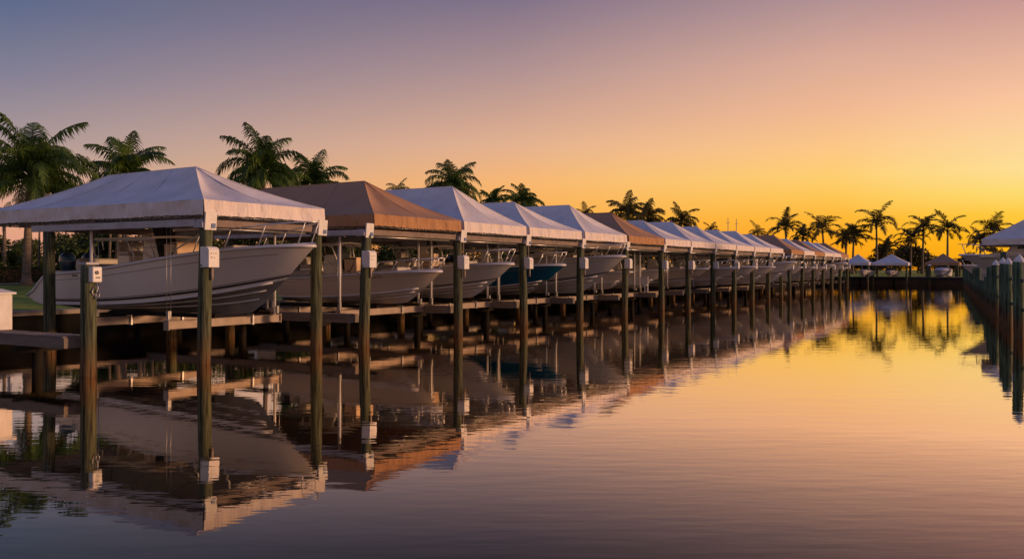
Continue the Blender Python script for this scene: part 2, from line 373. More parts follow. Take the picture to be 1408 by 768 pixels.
def make_canopy(label, lx, wy, colr, apex, hip, loc, rz=0, seed=0, eave=EAVE, detail=True, group='canopies over the boat slips', header=True, hipback=None):
    """local x: length (front end at +lx/2 faces the channel), local y: width; origin on the water under the centre"""
    rnd = random.Random(seed)
    t = thing('canopy', label, 'canopy', loc, rz, group)
    roofm, valm = {'white': (white_canvas, white_valance), 'brown': (tan_canvas, tan_valance)}[colr]
    hx, hy = lx/2, wy/2; hb = hipback or hip
    RF = Vector((hx-hip, 0, apex)); RB = Vector((-hx+hb, 0, apex+rnd.uniform(-.06, .02)))
    C = [Vector((hx, -hy, eave)), Vector((hx, hy, eave)), Vector((-hx, hy, eave)), Vector((-hx, -hy, eave))]
    b = MB()
    ph = [rnd.uniform(0, 6) for _ in range(8)]
    def panel(p0, p1, q0, q1, nraf, nu, nv, sag):
        nrm = (p1-p0).cross((q0 if (q0-p0).length > 1e-6 else q1)-p0).normalized()
        if nrm.z < 0: nrm = -nrm
        def f(u, v):
            p = p0.lerp(p1, u).lerp(q0.lerp(q1, u), v)
            s_ = sag*abs(math.sin(PI*u*nraf))*math.sin(PI*min(1, v*1.0))
            s_ += .012*math.sin(u*23+ph[0])*math.sin(v*9+ph[1])*math.sin(PI*v)
            c_ = -.10*math.sin(PI*v)           # the whole cloth hollows a little between ridge and eave
            return p - nrm*s_ + Vector((0, 0, c_))
        b.grid(f, nu, nv)
    panel(C[3], C[0], RB, RF, 4, 40 if detail else 16, 10 if detail else 5, .10)
    panel(C[1], C[2], RF, RB, 4, 40 if detail else 16, 10 if detail else 5, .10)
    panel(C[0], C[1], RF, RF, 2, 24 if detail else 12, 10 if detail else 5, .17)
    panel(C[2], C[3], RB, RB, 2, 24 if detail else 12, 10 if detail else 5, .17)
    b.build('roof_cover', roofm, t)
    # seams and ridge/hip tubes standing proud under the cloth
    b = MB()
    if detail:
        for a, c in ((RF, C[0]), (RF, C[1]), (RB, C[2]), (RB, C[3]), (RF, RB)):
            pts = [a.lerp(c, k/8) + Vector((0, 0, .005 - .10*math.sin(PI*k/8)*(a is not RB or c is not RF)*(0 if (a is RF and c is RB) else 1))) for k in range(9)]
            b.tube(pts, .018, 5)
        def raf(p0, p1, q0, q1, u):
            b.tube([p0.lerp(p1, u).lerp(q0.lerp(q1, u), v) + Vector((0, 0, .004-.10*math.sin(PI*v))) for v in [.03+.94*k/8 for k in range(9)]], .012, 4)
        for u in (.25, .5, .75): raf(C[3], C[0], RB, RF, u); raf(C[1], C[2], RF, RB, u)
        raf(C[0], C[1], RF, RF, .5); raf(C[2], C[3], RB, RB, .5)
        b.build('seam', roofm, t)
    # valance
    b = MB(); per = [C[0], C[1], C[2], C[3], C[0]]
    for k in range(4):
        p, q = per[k], per[k+1]; d = (q-p).normalized(); n_ = Vector((d.y, -d.x, 0)); L = (q-p).length
        nu = int(L*(9 if detail else 3)); nlace = max(1, round(L/.42))
        def f(u, v, p=p, q=q, n_=n_, L=L, nl=nlace, k=k):
            pt = p.lerp(q, u)
            edge = min(u, 1-u)*L
            wv = 1.6*(.020*math.sin(u*L*7.1+ph[k])+.014*math.sin(u*L*15.3+ph[k+2]+v*3)+.02*math.sin(u*L*2.3+ph[k+1]+v*2))*min(1, edge*3)*math.sin(PI*(.15+.7*v))
            zz_ = -VAL*v + .022*v*abs(math.sin(PI*u*nl)) + .012*v*math.sin(u*L*1.7+ph[k+3])
            return pt + n_*(wv+.006+.03*v) + Vector((0, 0, zz_ - (.015 if v < .01 else 0)*0))
        b.grid(f, nu, 4)
    b.build('valance', valm, t)
    # eave tube with lacing ties and the truss below
    b = MB(); e2 = eave-VAL-.02
    inn = [Vector((c.x*.985, c.y*.97, e2)) for c in C] ; inn.append(inn[0])
    for k in range(4):
        b.tube([inn[k], inn[k+1]], .028, 6); b.tube([inn[k]+Vector((0, 0, .33)), inn[k+1]+Vector((0, 0, .33))], .025, 6)
        L = (inn[k+1]-inn[k]).length; nz = int(L/.8)
        for j in range(nz):
            a = inn[k].lerp(inn[k+1], j/nz); m_ = inn[k].lerp(inn[k+1], (j+.5)/nz)+Vector((0, 0, .33)); c = inn[k].lerp(inn[k+1], (j+1)/nz)
            b.tube([a, m_, c], .012, 4)
    for u in (.25, .5, .75):                                # rafters
        xx = -hx+lx*u
        xm = max(min(xx, hx-hip), -hx+hb)
        b.tube([(xx, -hy+.03, eave-.12), ((xx+xm)/2, -hy/2, (eave+apex)/2-.36), (xm, 0, apex-.38), ((xx+xm)/2, hy/2, (eave+apex)/2-.36), (xx, hy-.03, eave-.12)], .024, 5)
    b.tube([RF-Vector((0, 0, .3)), RB-Vector((0, 0, .3))], .03, 5)
    for a, c in ((RF, C[0]), (RF, C[1]), (RB, C[2]), (RB, C[3])): b.tube([a-Vector((0, 0, .3)), (a+c)/2-Vector((0, 0, .32)), c*.985-Vector((0, 0, .12))], .026, 5)
    b.build('frame', galv, t)
    if detail:
        b = MB()
        for k in range(4):
            p, q = per[k], per[k+1]; d = (q-p).normalized(); n_ = Vector((d.y, -d.x, 0)); L = (q-p).length; nl = max(1, round(L/.42))
            for j in range(nl+1):
                pt = p.lerp(q, min(max(j/nl, .01), .99)) + n_*.03 + Vector((0, 0, -VAL-.015)); b.box(pt, (.035, .035, .07))
        b.tube([per[k]*1.0+Vector((0, 0, -VAL-.03)) for k in range(5)], .008, 4)
        b.build('lacing', stripe_dark, t)
    if header:
        z = 3.885
        ypl = hy-.02
        for s_ in (-1, 1): b = MB(); b.beam((hx-.35, s_*ypl, z), (hx-8.0, s_*ypl, z), .09, .2); b.build('header_beam', beam_paint, t, bevel=.01)
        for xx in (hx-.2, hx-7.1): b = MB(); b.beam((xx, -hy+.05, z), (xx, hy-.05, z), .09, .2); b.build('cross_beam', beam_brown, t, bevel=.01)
        for s_ in (-1, 1):
            for xx in (hx-.2, hx-3.7, hx-7.1): b = MB(); b.box((xx, s_*(hy-.12), (z+e2)/2+.02), (.06, .06, e2-z-.02+.1)); b.build('strut', beam_paint, t)
        b = MB(); b.tube([(hx-.36, -hy+.3, z-.14), (hx-.36, hy-.3, z-.14)], .035, 6); b.build('lift_drive_shaft', galv, t)
    return t
LX = 10.7
XC = XP+.2-LX/2
cnt_b = 0; cnt_w = 0
for i, (y0, y1, c, ap, hip) in enumerate(CAN):
    n = i+1
    look = {'white': 'white canvas', 'brown': 'brown canvas'}[c]
    if i == 0: lab = 'nearest and largest looking white canvas canopy at the left edge, over the big white boat'
    elif i == 1: lab = 'nearest brown canvas canopy, just behind the first white one'
    else: lab = f'{look} hip roof canopy, {ORD[n]} from the left in the long row'
    make_canopy(lab, LX+(.0), y1-y0, c, ap, hip, (XC, (y0+y1)/2, 0), seed=i+3, detail=i < 9)

# ============================================================ PILINGS
def piling_mesh(r, top, seed, zb=-.9, n=14):
    rnd = random.Random(seed); b = MB(); pts = []; rs = []
    lx = rnd.uniform(-.02, .02); ly = rnd.uniform(-.02, .02)
    nz = 12
    for k in range(nz+1):
        z = zb+(top-zb)*k/nz
        pts.append((lx*z, ly*z, z)); rs.append(r*(1.06-.12*k/nz+rnd.uniform(-.015, .015)))
    b.tube(pts, rs, n); return b
def make_piling(label, x, y, r=.185, top=3.78, bracket=False, box=False, group='pilings of the boat slips', seed=0, boxz=2.9, m=None, capped=False, conduit=True, name='piling'):
    t = thing(name, label, 'piling', (x, y, 0), 0, group)
    piling_mesh(r, top, seed).build('post', m or pile_m, t)
    if bracket:
        b = MB(); b.box((0, 0, top+.04), (.36, .40, .16)); b.box((.0, 0, 3.885), (.30, .30, .18)); b.build('beam_bracket', beam_paint, t, bevel=.01)
        b = MB(); b.box((.22, .05, 3.93), (.05, .40, .50), ry=R(5)); b.build('bracket_plate', white_plastic, t, bevel=.012)
        b = MB(); b.box((.253, .13, 3.80), (.012, .13, .13), ry=R(5)); b.build('plate_sticker', decal_blue, t)
    if box:
        q = random.Random(seed); dz = boxz+q.uniform(-.04, .05); s_ = q.uniform(.92, 1.05)
        b = MB(); cx = r+.06; d = .34*s_; h = .56*s_; wy = .36*s_
        prof = [(-d/2, -h/2), (d/2, -h/2), (d/2, h/2-.10), (d/2-.035, h/2-.035), (d/2-.10, h/2), (-d/2, h/2)]
        vs_ = [(cx+px, yy, dz+pz) for yy in (-wy/2, wy/2) for px, pz in prof]; m_ = len(prof)
        b.add(vs_, [tuple(range(m_)), tuple(range(2*m_-1, m_-1, -1))]+[(k, k+m_, (k+1) % m_+m_, (k+1) % m_) for k in range(m_)])
        u = b.build('utility_box', white_plastic, t, bevel=.012)
        b = MB()
        if seed < 6:
            for dy, dz2, ww in ((-.10, .10, .05), (-.02, .10, .03), (.06, .10, .05), (-.08, -.01, .07), (.01, -.02, .03)): b.box((cx+d/2+.003, dy, dz+dz2), (.004, ww, .022))
            b.box((cx-d/2+.05, -wy/2-.003, dz-h/2+.06), (.05, .01, .05))
            b.build('printed_marks', decal_dark, u)
        if conduit:
            b = MB(); b.tube([(cx+.02, .06, dz-h/2), (cx+.02, .06, dz-h/2-.35)], .04, 8); b.build('conduit', cradle_wood, t)
            b = MB(); b.tube([(cx-.05, .08, dz+h/2), (cx-.05, .08, 3.7)], .018, 6); b.build('wire', cradle_wood, t)
    if capped:
        b = MB(); rr = r*1.06
        b.add([(rr*math.cos(2*PI*k/12), rr*math.sin(2*PI*k/12), top-.02) for k in range(12)]+[(rr*1.03*math.cos(2*PI*k/12), rr*1.03*math.sin(2*PI*k/12), top+.03) for k in range(12)]+[(0, 0, top+.30)],
              [(k, (k+1) % 12, 12+(k+1) % 12, 12+k) for k in range(12)]+[(12+k, 12+(k+1) % 12, 24) for k in range(12)])
        b.build('cone_cap', white_plastic, t)
    return t
# outer line: list of (Y, description)
outer = []
for i, (y0, y1, c, ap, hip) in enumerate(CAN):
    if i == 0: outer += [(Yof(280, XP), 'under the near front corner of the first white canopy', 0, 0), (Yof(435, XP), 'under the far front corner of the first white canopy', 0, 0)]
    elif i == 1: outer += [(Yof(500, XP), 'under the near front corner of the first brown canopy', 1, 1)]
    elif i == 12: outer += [((CAN[11][1]+.05), 'at the front between the twelfth and thirteenth canopies, nearer one', i, 0), (y0+.1, 'under the near front corner of the thirteenth canopy', i, 0)]
    if i >= 2 and i != 12:
        ym = (CAN[i-1][1]+y0)/2
        outer += [(ym, f'at the front between the {ORD[i]} and {ORD[i+1]} canopies', i, 0)]
    if i == 17: outer += [(y1, 'at the front far end of the canopy row', i, 0)]
for k, (y, d, ci, _) in enumerate(outer):
    hasbox = k != 1
    make_piling(f'{"boxed" if hasbox else "unboxed"} green piling {d}', XP, y, bracket=True, box=hasbox, seed=k, group='front pilings of the slips')
# inner lines
for i, (y0, y1, c, ap, hip) in enumerate(CAN):
    if i > 0 and i not in (1, 12): ys = [((CAN[i-1][1]+y0)/2, 'near')]
    else: ys = [(y0+.1, 'near')]
    if i in (0, 11, 17): ys.append((y1-.1, 'far'))
    for y, side in ys:
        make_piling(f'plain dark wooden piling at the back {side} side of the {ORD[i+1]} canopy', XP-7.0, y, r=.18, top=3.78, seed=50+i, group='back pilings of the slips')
# the free standing short piling at left with the small box
t = make_piling('short free standing green piling with small pale box, front of the left dock', XP-.1, Yof(125, XP), r=.185, top=2.7, seed=77, group='front pilings of the slips')
b = MB(); b.box((0, 0, 2.74), (.34, .34, .06)); b.build('cap_plate', beam_paint, t, bevel=.01)
bx = MB(); bx.box((.23, .02, 2.47), (.20, .26, .38)); ub = bx.build('outlet_box', white_plastic, t, bevel=.03)
b = MB(); b.tube([(.335, .0, 2.52), (.35, .0, 2.52)], .05, 10); b.box((.335, .03, 2.40), (.01, .12, .03)); b.build('socket', decal_dark, ub)
b = MB()
rp = random.Random(5)
b.tube([(.22, .05, 2.28), (.26, .08, 2.15), (.21, .06, 2.0), (.24, .02, 1.88), (.28, .10, 1.95), (.25, .12, 2.1), (.2, .0, 1.95), (.23, -.06, 2.05), (.2, .02, 2.2)], .018, 6)
b.build('cable_coil', cable_m, t)

# ============================================================ CATWALKS
def make_catwalk(label, y, wdt=.55, x1=XP-.42, x0=XW-.1, z=1.12, seed=0):
    t = thing('catwalk', label, 'dock', (x1, y, 0), 0, 'finger docks between the boat slips')
    L = x1-x0; b = MB(); rnd = random.Random(seed); x = 0
    while x < L-.15:
        b.box((-x-.07, 0, z-.02+rnd.uniform(-.003, .003)), (.135, wdt+rnd.uniform(-.01, .01), .036)); x += .143
    b.build('deck_boards', deck_wood, t)
    b = MB()
    for s_ in (-1, 1): b.box((-L/2, s_*(wdt/2-.03), z-.17), (L, .05, .25))
    b.box((-.0, 0, z-.17), (.05, wdt-.02, .25)); b.build('fascia', deck_wood, t)
    for k, xx in enumerate((1.6, 5.4, 9.0)):
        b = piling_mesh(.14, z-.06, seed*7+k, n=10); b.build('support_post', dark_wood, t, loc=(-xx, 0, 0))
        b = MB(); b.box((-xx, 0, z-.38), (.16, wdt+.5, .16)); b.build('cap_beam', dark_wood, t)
    return t
make_catwalk('wooden finger dock at the left edge ending at the short piling', Yof(125, XP)-.1, wdt=.7, z=.98, seed=1)
make_catwalk('wooden finger dock between the first white canopy and the brown canopy', Yof(500, XP)-.05, z=1.05, seed=2)
for i in range(2, 18):
    y = (CAN[i-1][1]+CAN[i][0])/2 if i != 12 else CAN[12][0]
    make_catwalk(f'wooden finger dock between the {ORD[i]} and {ORD[i+1]} canopies', y, z=1.12, seed=i+2)
make_catwalk('wooden finger dock past the last canopy of the row', CAN[17][1], seed=30)

# white gate post and hose bib at the left edge
px, py = to_world(1.0, 23.5)
t = thing('dock_post', 'square white post with pyramid cap on the left finger dock', 'post', (px, py, 0))
b = MB(); b.box((0, 0, 1.45), (.40, .40, .95)); b.build('shaft', white_paint, t, bevel=.01)
b = MB(); h = .27; b.add([(-h, -h, 1.93), (h, -h, 1.93), (h, h, 1.93), (-h, h, 1.93), (-h, -h, 1.98), (h, -h, 1.98), (h, h, 1.98), (-h, h, 1.98), (0, 0, 2.08)],
    [(0, 3, 2, 1), (0, 1, 5, 4), (1, 2, 6, 5), (2, 3, 7, 6), (3, 0, 4, 7), (4, 5, 8), (5, 6, 8), (6, 7, 8), (7, 4, 8)]); b.build('cap', white_paint, t)
px, py = to_world(14.5, 30.2)
t = thing('water_hydrant', 'small white dock water spigot on the seawall edge beside the post', 'spigot', (px-.1, py, 1.12))
b = MB(); b.tube([(0, 0, 0), (0, 0, .42)], .05, 8); b.box((0, 0, .46), (.14, .12, .12)); b.build('standpipe', white_plastic, t, bevel=.01)
b = MB(); b.tube([(0, 0, .3), (.14, 0, .3), (.16, 0, .22)], .03, 6); b.build('spout', white_plastic, t)

# ============================================================ BOAT LIFTS
def make_lift(label, y0, y1, seed=0, skip=(), z=1.0, xo=(-1.6, -4.9), poles=True, top=3.8, sgn=1, zc=None):
    t = thing('boat_lift', label, 'boat lift', (XP, (y0+y1)/2, 0), 0, 'boat lifts holding the boats')
    hw = (y1-y0)/2-.12
    for xx in xo:
        b = MB(); b.box((xx, 0, z), (.10, 2*hw, .20)); b.box((xx, 0, z+.11), (.2, 2*hw, .02)); b.box((xx, 0, z-.11), (.2, 2*hw, .02))
        for s_ in (-1, 1): b.box((xx, s_*(hw+.015), z), (.22, .03, .30))
        b.build('cradle_beam', cradle_wood, t)
        for s_ in (-.45, .45): b = MB(); b.box((xx, s_*hw*1.0, z+.02), (.24, .06, .34)); b.build('beam_strap', galv, t)
    for s_ in (-.5, .5): b = MB(); b.box((sum(xo)/2, s_*hw, z+.17+.06), (abs(xo[0]-xo[1])+1.6, .14, .10), rx=s_*R(-20)); b.build('bunk', dark_wood, t)
    for xx in xo:
        for s_ in (-1, 1):
            b = MB()
            for d in (-.09, .09): b.tube([(xx+d, s_*(hw-.06), z+.1), (xx+d, s_*(hw-.06), top)], .010, 4)
            b.box((xx, s_*(hw-.06), z+.28), (.10, .10, .24)); b.build('cable', cable_m, t)
    if poles:
        for xx in (xo[1]+.0, xo[0]+.3):
            for s_ in (-1, 1):
                if (xx == xo[0]+.3 and s_ == -1 and seed == 0): continue
                b = MB(); b.tube([(xx-.35, s_*(hw-.12), z+.05), (xx-.35, s_*(hw-.12), 3.78)], .045, 8); b.build('guide_pole', white_plastic, t)
    return t
for i, (y0, y1, c, ap, hip) in enumerate(CAN):
    make_lift(f'boat lift cradle with cables and white guide poles under the {ORD[i+1]} canopy', y0+.1, y1-.1, seed=i)

# ============================================================ BOATS
def sstep(t): t = max(0, min(1, t)); return t*t*(3-2*t)
def make_boat(label, L, B, hs, hb, loc, rz=0, hull=gel_white, bottom=None, stripe=True, top='ttop', cowl=cowl_black, nmot=2, seed=0, rail=True,
              ff=.78, chr_=.9, band=None, plat=False, regmark=False, topz=None, group='boats on the lifts', cat='boat', cabx=0, capz=3.7, console=True, railh=.55, cover=None, rubm=None, tanbox=False, consx=.5):
    rnd = random.Random(seed)
    t = thing('motorboat', label, cat, loc, rz, group)
    def sheer(u):
        f = 1 if u < .35 else (1-((u-.35)/.65)**2.3)
        return Vector((L*u, B/2*(.92+.08*min(1, u/.35))*max(0, f)**.75, hs+(hb-hs)*sstep(u)))
    def chine(u):
        f = 1 if u < .3 else (1-((u-.3)/.7)**2.0)
        xe = L*(ff+(1-ff)*.5)
        return Vector((xe*u, B/2*.84*max(0, f), .24+(hb*.52-.24)*u**2.6))
    def keel(u): return Vector((L*ff*u, 0, .10*max(0, (u-.8)/.2)**2))
    def side(u, v):                          # topsides, v 0 chine .. 1 sheer
        a, c = chine(u), sheer(u); p = a.lerp(c, v)
        fl = v+.30*u*u*(v*v-v)              # flare
        p.y = a.y+(c.y-a.y)*fl + .03*math.sin(PI*v)*(1-u)
        return p
    def bot(u, v):
        a, c = keel(u), chine(u); p = a.lerp(c, v)
        p.z += .04*math.sin(PI*v)*u
        return p
    NU = 34
    b = MB()
    for s_ in (1, -1):
        b.grid(lambda u, v, s_=s_: (lambda p: (p.x, p.y*s_, p.z))(side(u, v)), NU, 8)
        if not bottom: b.grid(lambda u, v, s_=s_: (lambda p: (p.x, p.y*s_, p.z))(bot(u, v)), NU, 4)
    # transom
    tr = [side(0, v) for v in [k/8 for k in range(8, -1, -1)]]+[bot(0, v) for v in (.66, .33, 0)]
    tr2 = [Vector((p.x, -p.y, p.z)) for p in tr[::-1][1:]]
    b.add([p for p in tr+tr2], [tuple(range(len(tr+tr2)))])
    h = b.build('hull', hull, t)
    if bottom:
        b = MB()
        for s_ in (1, -1): b.grid(lambda u, v, s_=s_: (lambda p: (p.x, p.y*s_, p.z))(bot(u, v)), NU, 4)
        b.build('hull_bottom', bottom, h)
    def strip(v0, v1, off, fn=side, u0=0, u1=1):
        def f(u, v, s_=1):
            uu = u0+(u1-u0)*u; p = fn(uu, v0+(v1-v0)*v)
            return (p.x+off*uu*.6, (p.y+off)*s_, p.z)
        mb = MB()
        for s_ in (1, -1): mb.grid(lambda u, v, s_=s_: f(u, v, s_), NU, 1)
        return mb
    if stripe:
        m_ = strip(.085, .135, .006); m_.build('stripe', stripe_dark, h)
        m_ = strip(.155, .17, .006); m_.build('pin_stripe', stripe_dark, h)
    m_ = strip(.77, .785, .006, u1=.93); m_.build('knuckle_line', bottom_paint if not band else stripe_dark, h)
    if band: m_ = strip(band[0], band[1], .007, u0=band[2], u1=band[3]); m_.build('dark_band', stripe_dark, h)
    b = MB()                                # spray strakes
    for s_ in (1, -1):
        b.tube([Vector((chine(u).x, chine(u).y*s_, chine(u).z)) for u in [k/24 for k in range(24)]], .036, 6)
        for vv in (.42, .72):
            b.tube([Vector((bot(u, vv).x, bot(u, vv).y*s_, bot(u, vv).z-.004)) for u in [.12+.84*k/20 for k in range(21)]], .028, 5)
    b.build('spray_strake', rub_white, h)
    # rub rail and gunwale cap
    b = MB()
    for s_ in (1, -1):
        pts = [Vector((sheer(u).x, sheer(u).y*s_, sheer(u).z-.02)) for u in [k/40 for k in range(41)]]
        b.tube(pts, [.05]*40+[.04], 8)
    b.tube([sheer(0)-Vector((0, 0, .02)), Vector((0, -sheer(0).y, hs-.02))], .05, 8)
    b.build('rub_rail', rubm or rub_white, t)
    b = MB()
    def deckfn(s_):
        def f(u, v):
            p = sheer(u); yi = p.y*max(0, (1-.34/max(p.y, .34))) if u < .72 else 0
            return (p.x, (p.y+(yi-p.y)*v)*s_, p.z+.03+.05*v)
        return f
    for s_ in (1, -1): b.grid(deckfn(s_), NU, 3)
    b.build('deck', gel_white, t)
    b = MB()                                # cockpit liner
    def lin_(u, v, s_):
        uu = u*.72; p = sheer(uu); yi = max(.05, p.y-.34)
        return (p.x, yi*s_, p.z+.07-v*.62)
    for s_ in (1, -1): b.grid(lambda u, v, s_=s_: lin_(u, v, s_), 16, 1)
    b.grid(lambda u, v: (lambda p: (p.x, (2*v-1)*max(.05, p.y-.34), p.z-.55))(sheer(u*.72)), 16, 2)
    b.build('cockpit', gel_cream, t)
    zs = lambda u: sheer(u).z
    if rail:
        b = MB(); st = []
        n = 5
        for s_ in (1, -1):
            top_ = []
            for k in range(n):
                u = .56+.40*k/(n-1); p = sheer(u); foot = Vector((p.x, (p.y-.10 if p.y > .1 else 0)*s_, p.z+.05))
                hd = foot+Vector((.28 if k else .05, 0, railh*(.75+.25*k/(n-1)) if k else .02)); top_.append(hd)
                if k: b.tube([foot, hd], .018, 5)
            top_.append(Vector((sheer(1).x+.06, 0, zs(1)+.05+railh)))
            b.tube(top_, .022, 6)
        b.build('bow_rail', steel, t)
    fz = lambda u: zs(u)-.5
    if console:
        cx = L*consx; cz = zs(consx)-.5; ch = 1.35
        b = MB(); prof = [(-.45, 0), (.75, 0), (.75, .55), (.35, .75), (.12, ch), (-.35, ch), (-.45, .95)]
        wy = .42; m_ = len(prof)
        b.add([(cx+x, yy, cz+z) for yy in (-wy, wy) for x, z in prof], [tuple(range(m_)), tuple(range(2*m_-1, m_-1, -1))]+[(k, k+m_, (k+1) % m_+m_, (k+1) % m_) for k in range(m_)])
        c_ = b.build('console', gel_white, t, bevel=.03)
        b = MB(); b.add([(cx+.37, -wy, cz+.78), (cx+.37, wy, cz+.78), (cx-.02, wy*.9, cz+ch+.38), (cx-.02, -wy*.9, cz+ch+.38)], [(0, 1, 2, 3)])
        b.build('windshield', glass_m, c_, solid=.015)
        b = MB(); b.tube([(cx-.5+.03*math.sin(a), .2*math.cos(a)*1, cz+1.02+.2*math.sin(a)) for a in [2*PI*k/12 for k in range(13)]], .014, 5); b.build('steering_wheel', cowl_black, c_)
        if tanbox:
            b = MB(); b.box((cx+1.05, 0, cz+.72), (.62, 1.05, 1.0), ry=R(-4)); fb = b.build('forward_seat_cover', canvas_tan, t, bevel=.05)
            b = MB()
            for yy in (-.54, .54): b.tube([(cx+.78, yy, cz+.3), (cx+1.32, yy, cz+1.15)], .014, 5); b.tube([(cx+.74, yy, cz+1.18), (cx+1.36, yy, cz+1.18)], .018, 5); b.tube([(cx+1.32, yy, cz+.3), (cx+.9, yy, cz+.75)], .014, 5)
            b.tube([(cx+1.05, -.54, cz+1.18), (cx+1.05, .54, cz+1.18)], .018, 5); b.build('cover_strap', cowl_black, fb)
        b = MB(); b.box((cx-1.35, 0, cz+.42), (.6, .95, .84)); s1 = b.build('leaning_post', gel_white, t, bevel=.04)
        b = MB(); b.box((cx-1.35, 0, cz+.91), (.5, .98, .13)); b.box((cx-1.62, 0, cz+1.12), (.10, .95, .32)); b.build('seat_cushion', cushion, s1, bevel=.04)
        # aft bench / bow cushion lump
        b = MB(); b.box((L*.70, 0, zs(.7)+.0), (.9, B*.35, .34), ry=R(-6)); b.build('bow_cushion', cushion, t, bevel=.08)
        us = max(.10, consx-.27); b = MB(); b.box((L*us, 0, zs(us)+.06), (1.1, B*.5, .45)); b.box((L*us-.45, 0, zs(us)+.28), (.25, B*.5, .4), ry=R(12)); b.build('cockpit_seat', cushion, t, bevel=.1)
    tz = (topz or (loc[2]+hs+2.1)) - loc[2]; tz = min(tz, 3.52-loc[2])
    if top == 'ttop':
        cx = L*(consx-.04); lx_, wy_ = L*.27, B*.36
        b = MB()
        b.grid(lambda u, v: (cx-lx_/2+lx_*u, (2*v-1)*wy_, tz+.05+.06*math.sin(PI*v)), 8, 8)
        b.build('hard_top', gel_white, t, solid=.06)
        b = MB()
        for s_ in (-1, 1):
            y = s_*.48
            b.tube([(cx+.95, y, fz(.5)), (cx+.62, y*1.1, tz*.7+fz(.5)*.3), (cx+.45, y*1.3, tz+.03)], .03, 7)
            b.tube([(cx-.35, y, fz(.5)), (cx-.28, y*1.15, tz*.6+fz(.5)*.4), (cx-.5, y*1.35, tz+.03)], .03, 7)
            b.tube([(cx+.85, y, fz(.5)+.4), (cx-.28, y*1.1, tz-.2)], .018, 6)
            b.tube([(cx-.35, y, fz(.5)+.9), (cx+.75, y, fz(.5)+.95)], .018, 6)
            b.tube([(cx-lx_/2, s_*wy_*.9, tz), (cx+lx_/2, s_*wy_*.9, tz)], .02, 6)
        for xx in (cx+.45, cx-.5): b.tube([(xx, -.63, tz+.02), (xx, .63, tz+.02)], .02, 6)
        b.build('top_frame', rub_white, t)
        for k in range(4):
            b = MB(); b.tube([(cx-lx_/2-.02, -wy_*.7+k*wy_*.47, tz-.28), (cx-lx_/2-.10, -wy_*.7+k*wy_*.47, min(tz+.14, 3.9-loc[2]))], .025, 6); b.build('rod_holder', steel, t)
    elif top == 'cabin':
        cx = L*(.5+cabx); b = MB(); z0 = zs(.5); hh = min(1.35, capz-loc[2]-z0)
        prof = [(-L*.13, 0), (L*.24, 0), (L*.20, .22), (L*.10, .42), (L*.05, hh), (-L*.12, hh)]
        wy = B*.33; m_ = len(prof)
        b.add([(cx+x, yy*(1-.14*(z/hh)), z0+z) for yy in (-wy, wy) for x, z in prof], [tuple(range(m_)), tuple(range(2*m_-1, m_-1, -1))]+[(k, k+m_, (k+1) % m_+m_, (k+1) % m_) for k in range(m_)])
        c_ = b.build('cabin', gel_white, t, bevel=.03)
        for s_ in (-1, 1):
            b = MB()
            yy = s_*(wy*.93+.012)
            b.add([(cx-L*.10, yy, z0+.45), (cx+L*.05, yy, z0+.45), (cx+L*.035, yy*.95, z0+hh-.16), (cx-L*.10, yy*.95, z0+hh-.16)], [(0, 1, 2, 3)])
            b.build('side_window', glass_m, c_, solid=.02)
        b = MB(); b.box((cx-L*.03, 0, z0+hh+.04), (L*.26, B*.72, .07)); b.build('hard_top', gel_white, t, bevel=.03)
    if cover:
        b = MB()
        def cf(u, v):
            uu = .02+.93*u; p = sheer(uu); a = PI*v
            hh = .5*math.sin(PI*min(1, .15+u*.85))**.6+.05
            return (p.x, -math.cos(a)*(p.y+.03), p.z+hh*math.sin(a)**.8 + .02)
        b.grid(cf, 20, 12); b.build('cover', cover, t)
    for k in range(nmot):
        yy = 0 if nmot == 1 else (-.42 if k == 0 else .42)
        mt = MB(); secs = [(.0, .16, .22), (.12, .22, .31), (.34, .24, .36), (.52, .22, .30), (.62, .12, .16)]
        def cwl(u, v):
            i_ = u*(len(secs)-1); a = int(min(i_, len(secs)-2)); fr = i_-a
            z, ry_, rx_ = [secs[a][q]+(secs[a+1][q]-secs[a][q])*fr for q in range(3)]
            an = 2*PI*v
            return (-.52-.04*u+rx_*math.cos(an), yy+ry_*math.sin(an), hs+.08+z)
        mt.grid(cwl, 12, 14); mt.add([(-.56+.16*math.cos(2*PI*q/14), yy+.12*math.sin(2*PI*q/14), hs+.70) for q in range(14)], [tuple(range(14))])
        m1 = mt.build('outboard_motor', cowl, t)
        mt = MB(); mt.box((-.5, yy, hs-.22), (.26, .14, .66)); mt.box((-.55, yy, hs-.58), (.6, .2, .04)); mt.box((-.25, yy, hs-.1), (.35, .22, .3)); mt.tube([(-.8, yy, hs-.88), (-.25, yy, hs-.88)], [.05, .06], 8)
        mt.box((-.45, yy, hs-.7), (.2, .05, .45)); mt.build('drive_leg', cowl if cowl is not cowl_blue else cowl_black, m1, bevel=.01)
    if plat:
        b = MB(); ys = sheer(0).y
        for s_ in (-1, 1):
            b.add([(-0.001, s_*ys, hs-.02), (-.001, s_*(ys-.22), hs-.02), (-1.15, s_*(ys-.25), .50), (-1.15, s_*(ys-.03), .50), (-.001, s_*ys*.93, .12), (-.001, s_*(ys-.3), .12), (-.85, s_*(ys-.1), .30), (-.85, s_*(ys-.3), .30)],
                  [(0, 1, 2, 3), (0, 3, 6, 4), (1, 5, 7, 2), (3, 2, 7, 6), (4, 6, 7, 5)])
        b.box((-.5, 0, .52), (1.0, ys*1.5, .10)); b.build('swim_platform', hull, t, bevel=.02)
        for s_ in (-1, 1): b = MB(); b.tube([(0, s_*(ys-.02), hs-.02), (-.25, s_*(ys-.02), hs-.16), (-.8, s_*(ys-.03), .66), (-1.15, s_*(ys-.05), .50)], .05, 7); b.build('platform_coaming', rub_white, t)
